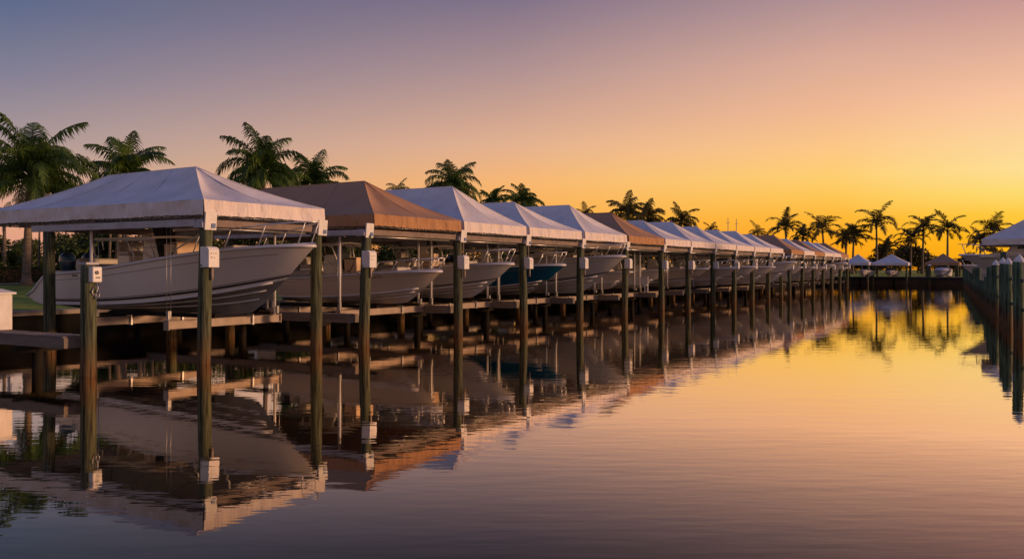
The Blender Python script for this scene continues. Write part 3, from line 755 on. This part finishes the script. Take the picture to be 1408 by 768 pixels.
        b = MB(); b.box((L*.155, -(side(.155, .88).y+.005), side(.155, .88).z), (.28, .02, .05)); b.build('side_vent', stripe_dark, h)
    if regmark:
        b = MB(); rr = random.Random(2); x = L*.60
        for k in range(9):
            if k in (4, ): x += .06; continue
            p = None; uu = x/L
            p = side(uu, .80); wd = rr.uniform(.05, .085)
            for sgn_ in (-1,):
                b.box((p.x, sgn_*(p.y+.012), p.z), (wd*.32, .01, .11)); b.box((p.x+wd*.4, sgn_*(p.y+.01), p.z+rr.choice((-.035, .035, 0))), (wd*.6, .01, .03))
            x += wd+.04
        b.build('registration_marks', decal_dark, h)
    return t
def bay(i): return (CAN[i-1][0]+CAN[i-1][1])/2
def place(i, xs_bow, L, zk, **k):
    y = bay(i); xb = Xof(xs_bow, y)
    return make_boat(loc=(xb-L, y, zk), L=L, **k)
place(1, 434, 10.5, 1.22, label='large white centre console boat with thin black stripe under the first white canopy', B=3.3, hs=1.25, hb=2.07, hull=gel_white, stripe=True, cowl=cowl_blue, plat=True, seed=1, top='ttop', railh=.62, tanbox=True, consx=.37, bottom=bottom_paint)
place(2, 608, 7.2, 1.28, label='small cream boat with bow rail and dark registration marks under the first brown canopy', B=2.5, hs=.98, hb=1.26, hull=gel_cream, stripe=False, regmark=True, seed=2, cowl=cowl_black, nmot=1, ff=.80, railh=.42, tanbox=True, consx=.31)
place(3, 707, 8.6, 1.32, label='white boat with pale rub rail under the third canopy, beside the teal one', B=2.8, hs=1.15, hb=1.52, hull=gel_grey, stripe=True, seed=3, cowl=cowl_white)
place(4, 778, 8.4, 1.32, label='boat with dark teal hull and white rub rail', B=2.8, hs=1.12, hb=1.50, hull=gel_teal, bottom=bottom_paint, stripe=False, seed=4)
place(5, 861, 11.0, 1.25, label='big pale boat with high flared bow just behind the teal boat', B=3.3, hs=1.45, hb=2.05, hull=gel_grey, stripe=True, seed=5, railh=.6, top='cabin')
place(6, 870, 6.0, 1.35, label='small open white boat set far back under the second brown canopy', B=2.2, hs=.85, hb=1.10, hull=gel_white, stripe=False, seed=6, cowl=cowl_black, nmot=1, rail=False)
place(7, 918, 7.0, 1.3, label='white open boat under the seventh canopy, behind the second brown one', B=2.4, hs=1.0, hb=1.25, hull=gel_white, stripe=False, seed=7, top='ttop', rail=False, cowl=cowl_white)
specs = [(8, 975, 8.0, 'white open fishing boat under the eighth canopy', dict(B=2.7, hs=1.1, hb=1.35, hull=gel_cream, stripe=True)),
         (9, 1014, 8.5, 'cream boat with T-shaped hard top under the ninth canopy', dict(B=2.7, hs=1.1, hb=1.4, hull=gel_cream, stripe=False)),
         (10, 1042, 8.5, 'grey white boat with bow rail under the tenth canopy', dict(B=2.8, hs=1.15, hb=1.5, hull=gel_grey, stripe=True)),
         (11, 1066, 8.5, 'pale cabin boat under the eleventh canopy', dict(B=2.8, hs=1.15, hb=1.5, hull=gel_white, stripe=True, top='cabin')),
         (12, 1096, 9.5, 'long white boat with tall bow under the twelfth canopy, its bow sticking out', dict(B=3.0, hs=1.3, hb=1.95, hull=gel_white, stripe=True)),
         (13, 1104, 8.5, 'white boat under the third brown canopy counted from the left', dict(B=2.8, hs=1.15, hb=1.5, hull=gel_white, stripe=False)),
         (14, 1121, 8.5, 'grey boat under the fourteenth canopy', dict(B=2.8, hs=1.2, hb=1.5, hull=gel_grey, stripe=True)),
         (15, 1135, 8.5, 'cream boat under the fifteenth canopy, near the far end', dict(B=2.8, hs=1.15, hb=1.5, hull=gel_cream, stripe=False)),
         (16, 1147, 9.5, 'white boat with broad black hull band near the far end of the row', dict(B=3.0, hs=1.3, hb=1.8, hull=gel_white, stripe=False, band=(.35, .8, .1, .9))),
         (17, 1165, 11., 'large white cabin boat with black band and bow beyond the pilings at the far end', dict(B=3.2, hs=1.4, hb=2.1, hull=gel_white, stripe=False, band=(.4, .8, .05, .75), top='cabin')),
         (18, 1166, 8.5, 'white boat under the last brown canopy of the row', dict(B=2.8, hs=1.15, hb=1.5, hull=gel_white, stripe=True))]
for i, xs_, L, lab, kw in specs: place(i, xs_, L, 1.3, label=lab, seed=i, **kw)

# ============================================================ DOCK CLUTTER by the seawall
def dock_box(x, y, lab, rz=0):
    t = thing('dock_box', lab, 'dock box', (x, y, 1.12), rz, 'dock boxes along the seawall')
    b = MB(); b.box((0, 0, .3), (1.2, .6, .6)); b.build('bin', white_plastic, t, bevel=.03)
    b = MB(); b.box((0, 0, .645), (1.26, .66, .09), ry=0); b.build('lid', white_plastic, t, bevel=.03)
def railing(x, y, L, lab, rz=0):
    t = thing('railing', lab, 'railing', (x, y, 1.12), rz, 'white railings along the seawall')
    n = int(L/.9)
    for k in range(n+1):
        b = MB(); b.box((k*L/n, 0, .5), (.09, .09, 1.0)); b.build('post', rail_pvc, t)
    b = MB()
    for z in (.3, .55, .95): b.box((L/2, 0, z), (L, .05, .09))
    b.build('rail', rail_pvc, t)
for k, i in enumerate((3, 5, 7, 9, 10, 12)):
    y = CAN[i-1][0]+.9
    dock_box(XW-1.0, y, f'white dock box on the bank behind the {ORD[i]} canopy', R(90))
for k, i in enumerate((4, 6, 8, 11)):
    railing(XW-.9, CAN[i-1][0]+.3, 4.2, f'white post railing on the bank behind the {ORD[i]} canopy', R(90))
# bench with slats on the dock of the second brown canopy
def bench(x, y, z, rz, lab):
    t = thing('slatted_bench', lab, 'bench', (x, y, z), rz)
    b = MB()
    for k in range(4): b.box((0, -.18+k*.12, .45), (1.5, .10, .03))
    b.build('seat', rail_pvc, t)
    b = MB()
    for k in range(4): b.box((0, .26, .56+k*.12), (1.5, .03, .09))
    b.build('backrest', rail_pvc, t)
    for sx in (-.7, .7):
        for yy, hh in ((-.2, .45), (.26, 1.0)):
            b = MB(); b.box((sx, yy, hh/2), (.07, .07, hh)); b.build('leg', rail_pvc, t)
bench(XP-1.7, CAN[5][1]-.1+.1, 1.14, R(0), 'white slatted bench on the finger dock beside the second brown canopy')

# ============================================================ PALMS
def frond_mesh(mb, base, az, el, L, rnd, nl=38, wl=.045, ll=.75, droop=1.5, stiff=False):
    pts = []; p = Vector(base); seg = 14; e = el
    for k in range(seg+1):
        pts.append(p.copy()); s_ = k/seg
        e = max(-1.35, el-droop*(s_**1.35))
        p = p+Vector((math.cos(az)*math.cos(e), math.sin(az)*math.cos(e), math.sin(e)))*(L/seg)
    mb.tube(pts, [.03*(1-.85*k/seg)*(L/3) + .006 for k in range(seg+1)], 4, cap=False)
    side0 = Vector((-math.sin(az), math.cos(az), 0))
    tw = rnd.uniform(-.35, .35)
    for k in range(nl):
        s_ = .12+.88*(k+.5)/nl; i_ = s_*seg; a = min(int(i_), seg-1); c = pts[a].lerp(pts[a+1], i_-a); d = (pts[a+1]-pts[a]).normalized()
        up = d.cross(side0).normalized()
        if up.z < 0: up = -up
        for sg in (-1, 1):
            lf = ll*(math.sin(PI*min(1, .18+.80*s_))**.6)*rnd.uniform(.6, 1.15)
            sd_ = (side0*math.cos(tw)+up*math.sin(tw))*sg
            lift = rnd.uniform(.05, .35) if not stiff else rnd.uniform(-.2, .5)
            dr = (sd_*(.72-.2*s_)+d*(.42+.45*s_)+up*lift*.7-Vector((0, 0, .30 if not stiff else .18))).normalized()
            m_ = c+dr*lf*.5; dr2 = (dr+Vector((0, 0, -rnd.uniform(.9, 2.2) if not stiff else -rnd.uniform(.2, .6)))).normalized(); tp = m_+dr2*lf*.5
            wv = d*wl*.5
            mb.add([c-wv*.6, c+wv*.6, m_+wv, m_-wv, tp], [(0, 1, 2, 3), (3, 2, 4)])
def make_palm(label, loc, H, Lf, seed, n=22, nl=38, wl=.05, ll=.7, leaf=None, lean=(.0, 0), r=.17, royal=False, dead=0, group='coconut palms behind the slips', rt=None):
    rnd = random.Random(seed)
    t = thing('palm_tree', label, 'palm tree', loc, 0, group)
    b = MB(); pts = []; rs = []
    for k in range(15):
        s_ = k/14; z = H*s_
        pts.append((lean[0]*s_**1.6, lean[1]*s_**1.6, z-.1)); rs.append((r*(1.0-.45*s_)+.16*max(0, 1-s_*9)**2)*(1+.06*(k % 2)))
    b.tube(pts, rs, 9); b.build('trunk', trunk_m, t)
    top_ = Vector(pts[-1])
    b = MB(); b.tube([top_-Vector((0, 0, .35)), top_+Vector((0, 0, .15)), top_+Vector((0, 0, .45))], [r*.75, r*.85, r*.25], 8)
    a0 = random.Random(seed*13+5).uniform(0, 6.28)
    for k in range(n):
        az = a0+k*2.399+rnd.uniform(-.35, .35); q = (k+.5)/n
        el = R(84-(96 if not royal else 84)*q**.95) + rnd.uniform(-.12, .12)
        dp = (.85+1.55*math.sin(PI*min(1, q*1.1))**.8)*rnd.uniform(.8, 1.25)
        frond_mesh(b, top_+Vector((0, 0, .1-.2*q)), az, el, Lf*rnd.uniform(.88, 1.08), rnd, nl=nl, wl=wl, ll=ll, droop=dp, stiff=royal)
    b.build('crown', leaf or palm_leaf, t)
    if dead:
        b = MB()
        for k in range(dead):
            frond_mesh(b, top_-Vector((0, 0, .15)), rnd.uniform(0, 6.28), R(rnd.uniform(-35, -15)), Lf*.8, rnd, nl=24, wl=wl, ll=ll*.6, droop=.9)
        b.build('dry_frond', palm_dead, t)
    return t
def palm_at(xs, ys, Zd, rad_px, label, seed, base_dx=0, **k):
    x, y = to_world(xs+base_dx, Zd); x2, y2 = to_world(xs, Zd)
    gz = ground_h(x, y); zc = CAMZ+(370-ys)*Zd/1200
    Lf = rad_px*Zd/1200*1.30
    return make_palm(label, (x, y, gz), zc-gz, Lf, seed, lean=(x2-x, y2-y), ll=k.pop('ll', Lf*.34), **k)
palm_at(42, 243, 45, 84, 'largest coconut palm at the left edge, its trunk standing on the lawn', 11, base_dx=-6, n=36, nl=62, wl=.078, dead=3, r=.22)
palm_at(174, 240, 52, 56, 'coconut palm showing above the left end of the first white canopy', 12, base_dx=-14, n=28, nl=56, wl=.078)
palm_at(362, 238, 62, 57, 'tall coconut palm between the first white and the brown canopy, left of a pair', 13, base_dx=5, n=32, nl=56, wl=.085, r=.2)
palm_at(432, 258, 70, 50, 'coconut palm right of a pair, above the first brown canopy', 14, n=28, nl=50, wl=.09)
palm_at(622, 258, 85, 42, 'coconut palm behind the apex of the third canopy', 15, n=28, nl=42, wl=.09)
palm_at(678, 279, 100, 24, 'small coconut palm above the fourth canopy, left of a close pair', 16, n=24, nl=34, wl=.11)
palm_at(718, 279, 105, 29, 'coconut palm above the fourth canopy, right of a close pair', 17, n=26, nl=34, wl=.11)
palm_at(547, 264, 100, 20, 'palm top just showing at the back end of the third canopy', 18, n=16, nl=24, wl=.07)
palm_at(804, 296, 125, 18, 'small palm top above the fifth canopy', 19, n=16, nl=22, wl=.09, leaf=palm_leaf_far)
palm_at(862, 293, 125, 28, 'palm behind the apex of the second brown canopy', 20, n=22, nl=28, wl=.14, leaf=palm_leaf_far)
palm_at(890, 301, 130, 27, 'palm just right of the second brown canopy apex', 21, n=22, nl=28, wl=.14, leaf=palm_leaf_far)
palm_at(937, 305, 140, 24, 'palm above the eighth and ninth canopies', 22, n=20, nl=26, wl=.15, leaf=palm_leaf_far)
palm_at(978, 317, 150, 14, 'low palm top above the ninth canopy', 23, n=14, nl=20, wl=.1, leaf=palm_leaf_far)
palm_at(1042, 322, 158, 17, 'low bushy palm top left of the far palm group', 24, n=14, nl=20, wl=.1, leaf=palm_leaf_far)
FARP = [(1080, 314, 176, 27, 'far palm leftmost of the silhouetted group at the canal end'), (1104, 326, 182, 18, 'short far palm between the two leftmost silhouetted ones'),
        (1131, 318, 178, 31, 'broad far palm second of the tall silhouetted group'), (1164, 330, 178, 20, 'far palm leaning beside its twin, left trunk of the two'),
        (1174, 326, 180, 24, 'far palm of the twin trunks, right trunk of the two'), (1205, 309, 181, 32, 'tallest far palm with clear trunk above the small white far canopy'),
        (1219, 342, 186, 20, 'low far palm just right of the tallest one'), (1253, 329, 186, 22, 'far palm left of the pair over the brown far canopy'),
        (1270, 315, 184, 27, 'far palm with straight trunk left of the brown far canopy'), (1303, 317, 180, 27, 'far palm rising right behind the brown far canopy'),
        (1366, 320, 186, 33, 'far palm showing above the right hand boat'), (1348, 332, 190, 20, 'smaller far palm left above the right hand boat')]
for k, (xs_, ys_, zd, rp_, lab) in enumerate(FARP):
    palm_at(xs_, ys_, zd, rp_, lab, 40+k, base_dx=random.Random(k).uniform(-3, 3), n=13, nl=26, wl=.24, leaf=palm_leaf_far, royal=True, r=.28, ll=rp_*zd/1200*.36, group='palms at the far end of the canal')

# thin trunks (palm clump and stems) behind the first boat
CL = [(150, 50, 3, 'slim palm stem left of the leaning ringed trunk'), (168, 47, 14, 'leaning ringed palm trunk behind the stern of the first boat'), (171, 56, 0, 'straight palm stem just right of the leaning trunk'),
      (192, 50, 0, 'pale straight stem behind the first boat seat'), (199, 54, -3, 'thin stem of a close pair left of the boat console'), (209, 54, 2, 'thin stem of a close pair, nearer the boat console'),
      (130, 52, -9, 'grey leaning stem behind the short piling'), (53, 60, 2, 'pale trunk right of the largest palm'), (42, 64, 0, 'dark slim trunk close to the largest palm'), (6, 58, 0, 'thick dark trunk at the far left edge')]
for k, (xs_, zd, ln_, lab) in enumerate(CL):
    x, y = to_world(xs_, zd); x2, y2 = to_world(xs_+ln_, zd)
    make_palm(lab, (x, y, ground_h(x, y)), 4.3+.25*(k % 3), 1.5, 70+k, n=9, nl=16, wl=.06, ll=.4, r=.15 if ln_ in (14, 0) else .09, lean=(x2-x, y2-y), group='slim palm stems behind the first boat')

# ============================================================ BROADLEAF TREES AND SHRUBS
def leaf_cloud(seed, R_, H, n, size, lobes=7, zbase=.5):
    rnd = random.Random(seed); b = MB(); cs_ = []
    for k in range(lobes):
        a = rnd.uniform(0, 6.28); rr = R_*rnd.uniform(.15, .75); z = zbase+(H-zbase)*rnd.uniform(.25, .85)
        cs_.append((Vector((rr*math.cos(a), rr*math.sin(a), z)), R_*rnd.uniform(.3, .55), (H-zbase)*rnd.uniform(.16, .30)))
    for k in range(n):
        c, rr, rz_ = cs_[k % lobes]
        v = Vector((rnd.gauss(0, 1), rnd.gauss(0, 1), rnd.gauss(0, 1))).normalized()*(rnd.random()**.45)
        # clumps
        p = c+Vector((v.x*rr, v.y*rr, v.z*rz_))
        u = Vector((rnd.gauss(0, 1), rnd.gauss(0, 1), rnd.gauss(0, .6))).normalized(); w_ = u.cross(Vector((rnd.gauss(0, 1), rnd.gauss(0, 1), rnd.gauss(0, 1)))).normalized()
        s_ = size*rnd.uniform(.6, 1.3)
        b.add([p-u*s_, p-w_*s_*.45, p+u*s_, p+w_*s_*.45], [(0, 1, 2, 3)])
    return b
def make_tree(label, loc, R_, H, seed, n=2600, size=.14, leaf=None, name='tree', group='dark trees and shrubs on the left bank', trunk=True, lobes=8, zbase=.6):
    t = thing(name, label, name.replace('_', ' '), loc, 0, group)
    leaf_cloud(seed, R_, H, n, size, lobes, zbase).build('crown', leaf or leaf_dark, t)
    if trunk:
        rnd = random.Random(seed+1); b = MB()
        b.tube([(0, 0, -.1), (.08, .05, H*.3), (.15, -.05, H*.55)], [.16, .12, .07], 7)
        for k in range(5):
            a = k*1.3+rnd.random(); b.tube([(.08, .03, H*(.22+.06*k)), (math.cos(a)*R_*.35, math.sin(a)*R_*.35, H*.6), (math.cos(a)*R_*.6, math.sin(a)*R_*.6, H*.75)], [.07, .05, .02], 5)
        b.build('trunk', bark_dark, t)
    return t
def bank_spot(xs_, zd): return to_world(xs_, zd)
protos = [make_tree('dense dark tree on the left bank behind the first canopy, nearest the left edge', (*to_world(-25, 58), 1.8), 2.6, 3.6, 201, n=5200, size=.15, zbase=.2),
          make_tree('dark tree on the left bank just right of the largest palm', (*to_world(108, 62), 1.8), 3.0, 4.6, 202, n=5200, size=.15, zbase=.2),
          make_tree('dark flowering looking shrub on the bank behind the bow of the first boat', (*to_world(330, 62), 1.8), 3.0, 4.0, 203, n=5200, size=.15, zbase=.1)]
TR = [(30, 78, 2, 'low dark shrub behind the pale path at the far left'), (150, 60, 2, 'dark tree behind the slim palm stems'), (215, 60, 1, 'dark tree behind the first boat console'),
      (265, 64, 0, 'dark tree behind the first front piling'), (385, 68, 1, 'dark shrub behind the gap between the first two canopies'), (430, 70, 0, 'dark tree left behind the first brown canopy'),
      (475, 72, 2, 'dark tree right behind the second boat'), (525, 76, 1, 'dark tree behind the bow of the cream boat'), (575, 80, 0, 'dark tree seen under the middle of the third canopy'),
      (630, 86, 2, 'dark tree behind the bow of the grey white boat'), (690, 92, 1, 'dark tree seen under the fourth canopy'), (740, 98, 0, 'dark tree seen above the teal boat'),
      (790, 104, 2, 'dark tree seen under the fifth canopy'), (850, 112, 1, 'dark tree seen under the second brown canopy, left side'), (880, 116, 0, 'dark tree seen under the second brown canopy, right side'),
      (925, 124, 2, 'dark tree seen under the seventh canopy'), (965, 132, 1, 'dark tree seen under the eighth canopy'), (1000, 140, 0, 'dark tree seen under the tenth canopy'),
      (1035, 150, 2, 'dark tree seen under the eleventh canopy'), (1062, 160, 1, 'dark tree left of the leftmost far palm')]
for k, (xs_, zd, pi_, lab) in enumerate(TR):
    x, y = to_world(xs_, zd); rk = random.Random(k)
    dup(protos[pi_], (x, y, ground_h(x, y)-.05), rk.uniform(0, 6), lab, scale=(rk.uniform(.9, 1.2), rk.uniform(.9, 1.2), rk.uniform(.85, 1.05)))
far_p = [make_tree('low dark tree at the canal end right of the twin far palms', (*to_world(1218, 190), 1.6), 4.5, 6.0, 301, n=2600, size=.32, leaf=leaf_far, zbase=.2, group='dark trees at the canal end'),
         make_tree('rounded dark tree at the canal end left of the small brown far canopy', (*to_world(1246, 194), 1.6), 4.8, 6.4, 302, n=2600, size=.32, leaf=leaf_far, zbase=.2, group='dark trees at the canal end')]
FT = [(1085, 200, 0, 1.0, 'dark tree under the leftmost far palm'), (1110, 205, 1, .9, 'dark tree between the two left far palms'), (1140, 205, 0, .8, 'dark tree under the broad far palm'), (1160, 210, 1, .7, 'low dark tree left of the pale blue far canopy'),
      (1185, 206, 0, .62, 'low dark tree behind the pale blue far canopy'), (1262, 200, 0, .95, 'dark tree between the white and the brown far canopies'), (1232, 205, 1, 1.1, 'tall dark tree behind the white far canopy'),
      (1285, 205, 1, .65, 'low dark tree behind the brown far canopy'), (1320, 205, 0, .6, 'low dark tree at the left of the right hand boat'), (1345, 205, 1, .8, 'dark tree half hidden by the right hand boat'), (1380, 205, 0, .9, 'dark tree behind the right hand canopy'), (1200, 198, 1, .5, 'low shrub mass under the tallest far palm')]
for k, (xs_, zd, pi_, sc_, lab) in enumerate(FT):
    x, y = to_world(xs_, zd); dup(far_p[pi_], (x, y, ground_h(x, y)-.1), k*1.1, lab, scale=(1, 1, sc_))

# clipped hedge behind the lawn
def hedge(label, x0, y0, x1, y1, h, w_, n, seed):
    rnd = random.Random(seed); t = thing('hedge', label, 'hedge', (x0, y0, ground_h(x0, y0)))
    d = Vector((x1-x0, y1-y0, 0)); L = d.length; d.normalize(); nn = Vector((-d.y, d.x, 0)); b = MB()
    for k in range(n):
        fx = rnd.random()*L; face = rnd.random()
        if face < .45: p = d*fx+nn*(w_/2*rnd.choice((-1, 1))*rnd.uniform(.85, 1.03))+Vector((0, 0, h*rnd.random()))
        else: p = d*fx+nn*w_*rnd.uniform(-.5, .5)+Vector((0, 0, h*rnd.uniform(.88, 1.04)))
        u = Vector((rnd.gauss(0, 1), rnd.gauss(0, 1), rnd.gauss(0, 1))).normalized(); v = u.orthogonal().normalized(); s_ = rnd.uniform(.04, .09)
        b.add([p-u*s_, p-v*s_*.6, p+u*s_, p+v*s_*.6], [(0, 1, 2, 3)])
    b.build('foliage', hedge_m, t)
    b = MB(); b.beam(Vector((0, 0, h*.44)), d*L+Vector((0, 0, h*.44)), w_*.8, h*.86); b.build('inner_branches', bark_dark, t)
hedge('clipped dark green hedge beyond the lawn at the left', -47.6, 8, -47.6, 40, .85, 1.2, 16000, 3)

# ============================================================ FAR BANK CANOPIES AND BOATS
def far_canopy(xs_, eave_y, apex_y, width_px, Zd, colr, label, seed):
    x, y = to_world(xs_, Zd); W = width_px*Zd/1200
    ez = CAMZ+(370-eave_y)*Zd/1200; az_ = CAMZ+(370-apex_y)*Zd/1200
    t = make_canopy(label, 6.0, W, colr, az_, 2.95, (x, y, 0), R(-90), seed=seed, eave=ez, detail=False, group='canopies at the canal end', header=False)
    return x, y, W, ez
for (xs_, ey, ay, wp, colr, lab, plab) in ((1226, 361.5, 349, 46, 'white', 'small white pyramid canopy at the canal end', 'small white far canopy'), (1297, 361, 348, 42, 'brown', 'small brown canopy at the canal end', 'small brown far canopy'),
                                 (1180, 361, 349, 34, 'white', 'small bluish white canopy at the end of the left row', 'bluish white far canopy')):
    x, y, W, ez = far_canopy(xs_, ey, ay, wp, 152, colr, lab, int(xs_))
    pr = None
    for sx, nm in ((-1, 'left'), (1, 'right')):
        for dy, nm2 in ((-2.6, 'front'), (2.6, 'back')):
            make_piling(f'piling at the {nm2} {nm} corner of the {plab}', x+sx*(W/2-.25), y+dy, r=.17, top=ez-.1, seed=int(xs_)+dy*3, group='pilings at the canal end', m=pile_m)
x, y = to_world(1226, 150)
make_boat('small boat under black cover below the small white far canopy', 5.5, 2.2, .8, 1.0, (x, y+3.2, 1.35), R(-90), hull=gel_white, stripe=False, top=None, nmot=0, rail=False, console=False, cover=cover_black, group='boats at the canal end')
x, y = to_world(1296, 150)
make_boat('small boat under pale blue cover below the brown far canopy', 5.5, 2.9, 1.1, 1.3, (x, y+3.2, 1.2), R(-90), hull=cover_blue, stripe=False, top=None, nmot=0, rail=False, console=False, cover=cover_blue, group='boats at the canal end')
x, y = to_world(1190, 150)
make_boat('white open boat below the bluish white far canopy', 6, 2.3, .9, 1.1, (x, y+3.2, 1.3), R(-90), hull=gel_white, stripe=False, top='ttop', nmot=0, rail=False, group='boats at the canal end')
for k, xs_ in enumerate((1278, 1316)):
    x, y = to_world(xs_, 149); make_piling(f'mooring piling standing before the far seawall, {("left", "right")[k]} of the brown canopy', x, y, r=.30, top=3.2, seed=90+k, capped=True, group='pilings at the canal end')
# low dock in front of far wall
t = thing('far_dock', 'long low timber dock running along the far seawall', 'dock', (20, YF-1.2, 0))
b = MB(); b.box((0, 0, 1.22), (110, 1.5, .08)); b.build('deck', deck_wood, t)
b = MB(); b.box((0, -.74, 1.08), (110, .06, .2)); b.build('fascia', dark_wood, t)

# ============================================================ RIGHT SIDE
Pa = Vector((18.9*cs-32.5*sn, 18.9*sn+32.5*cs)); Pb = Vector((76.6*cs-148*sn, 76.6*sn+148*cs))
def rline(zd):      # point of the right piling line at camera depth zd
    f = (zd-32.5)/(148-32.5); return Pa.lerp(Pb, f)
zds = [32.6, 38.6, 42.4, 48.7, 52.0]; z_ = 55.5
while z_ < 150: zds.append(z_); z_ += 3.3+.022*(z_-55)
bowY = 72.5
for k, zd in enumerate(zds):
    p = rline(zd); q = random.Random(k)
    cap_ = zd < 50
    tp = 2.86 if cap_ else 2.75
    if 57 < zd < 76: tp = 1.75 if zd > 61 else 2.1
    make_piling(f'{"white capped" if cap_ else "plain"} green piling, {ORD[k+1]} from the right edge in the right hand piling line', p.x, p.y, r=.19, top=tp+q.uniform(-.03, .03), seed=200+k, capped=cap_, m=pile_m2, group='pilings of the right hand line')
# walers between the first few piles
t = thing('dock_waler', 'pale horizontal timbers linking the capped pilings at right', 'timber', (0, 0, 0))
b = MB()
for z in (1.1, 2.2):
    a, c = rline(30), rline(49); off = Vector((.3, .1, 0))
    b.beam(Vector((a.x, a.y, z))+off, Vector((c.x, c.y, z))+off, .08, .12)
b.build('timber', white_paint, t)
xb = Xof(1318, bowY)
rb = make_boat('large white sport boat at the right edge with bow rail over the pilings', 12.5, 3.8, 1.9, 2.3, (xb+12.5, bowY, 1.35), PI, hull=rub_white, stripe=False, top='cabin', nmot=2, seed=9, railh=.75, ff=.72, cabx=.15, capz=5.3, group='boats on the right hand side')
t = thing('mooring_lines', 'bundle of pale rope coiled on the bow of the right hand boat', 'rope', (xb+1.9, bowY-.2, 3.72))
b = MB(); rr = random.Random(8)
for k in range(7):
    cx_, cy_ = rr.uniform(-.5, .7), rr.uniform(-.4, .3); ra = rr.uniform(.18, .34)
    b.tube([(cx_+ra*math.cos(a), cy_+ra*math.sin(a)*.6, .08+.28*rr.random()+.22*math.sin(a*1.5+k)**2) for a in [2*PI*j/16 for j in range(17)]], .035, 6)
b.build('rope_coil', rope_m, t)
make_canopy('white canopy over the right hand boat at the edge of the photo', 10.5, 5.6, 'white', 7.1, 4.2, (xb+1.6+5.25, bowY+.2, 0), PI, seed=88, eave=4.72, header=False, detail=True, group='canopies on the right hand side')
for k, (dx, dy) in enumerate(((1.9, -2.6), (1.9, 3.0), (8.6, -2.6), (8.6, 3.0))):
    make_piling(f'piling carrying the {("front near", "front far", "back near", "back far")[k]} corner of the right hand canopy', xb+dx+1.0, bowY+dy, top=3.78, seed=300+k, m=pile_m2, group='pilings of the right hand canopy')
# second, smaller boat farther along the right side
y2 = 104; xb2 = Xof(1322, y2)
make_boat('smaller white boat beyond the big right hand boat, only its bow showing', 8, 2.8, 1.3, 1.7, (xb2+8, y2, 1.3), PI, hull=gel_white, stripe=True, top='ttop', nmot=1, seed=19, group='boats on the right hand side')

# ============================================================ SMALL THINGS
px, py = to_world(590, 37.2)
t = thing('cushion_stack', 'stack of orange tan seat cushions on the bow of the third boat', 'cushions', (px, py, 2.70))
for k in range(3):
    b = MB(); b.box((.03*(k % 2), .02*k, .10+.19*k), (.62, .62, .17), rz=.15*k); b.build('cushion', canvas_tan, t, bevel=.05)
for xs_, zd, hh, lab in ((1001, 92, 8.0, 'thin left radio mast rising above the eleventh canopy'), (1012.5, 92, 7.9, 'thin right radio mast rising above the eleventh canopy')):
    x, y = to_world(xs_, zd)
    t = thing('radio_mast', lab, 'mast', (x, y, .0))
    b = MB(); b.tube([(0, 0, 0), (0, 0, 4), (0, 0, hh)], [.06, .05, .03], 6); b.build('pole', galv, t)
    b = MB(); b.box((0, 0, hh-.5), (.5, .03, .03)); b.build('crossbar', galv, t)
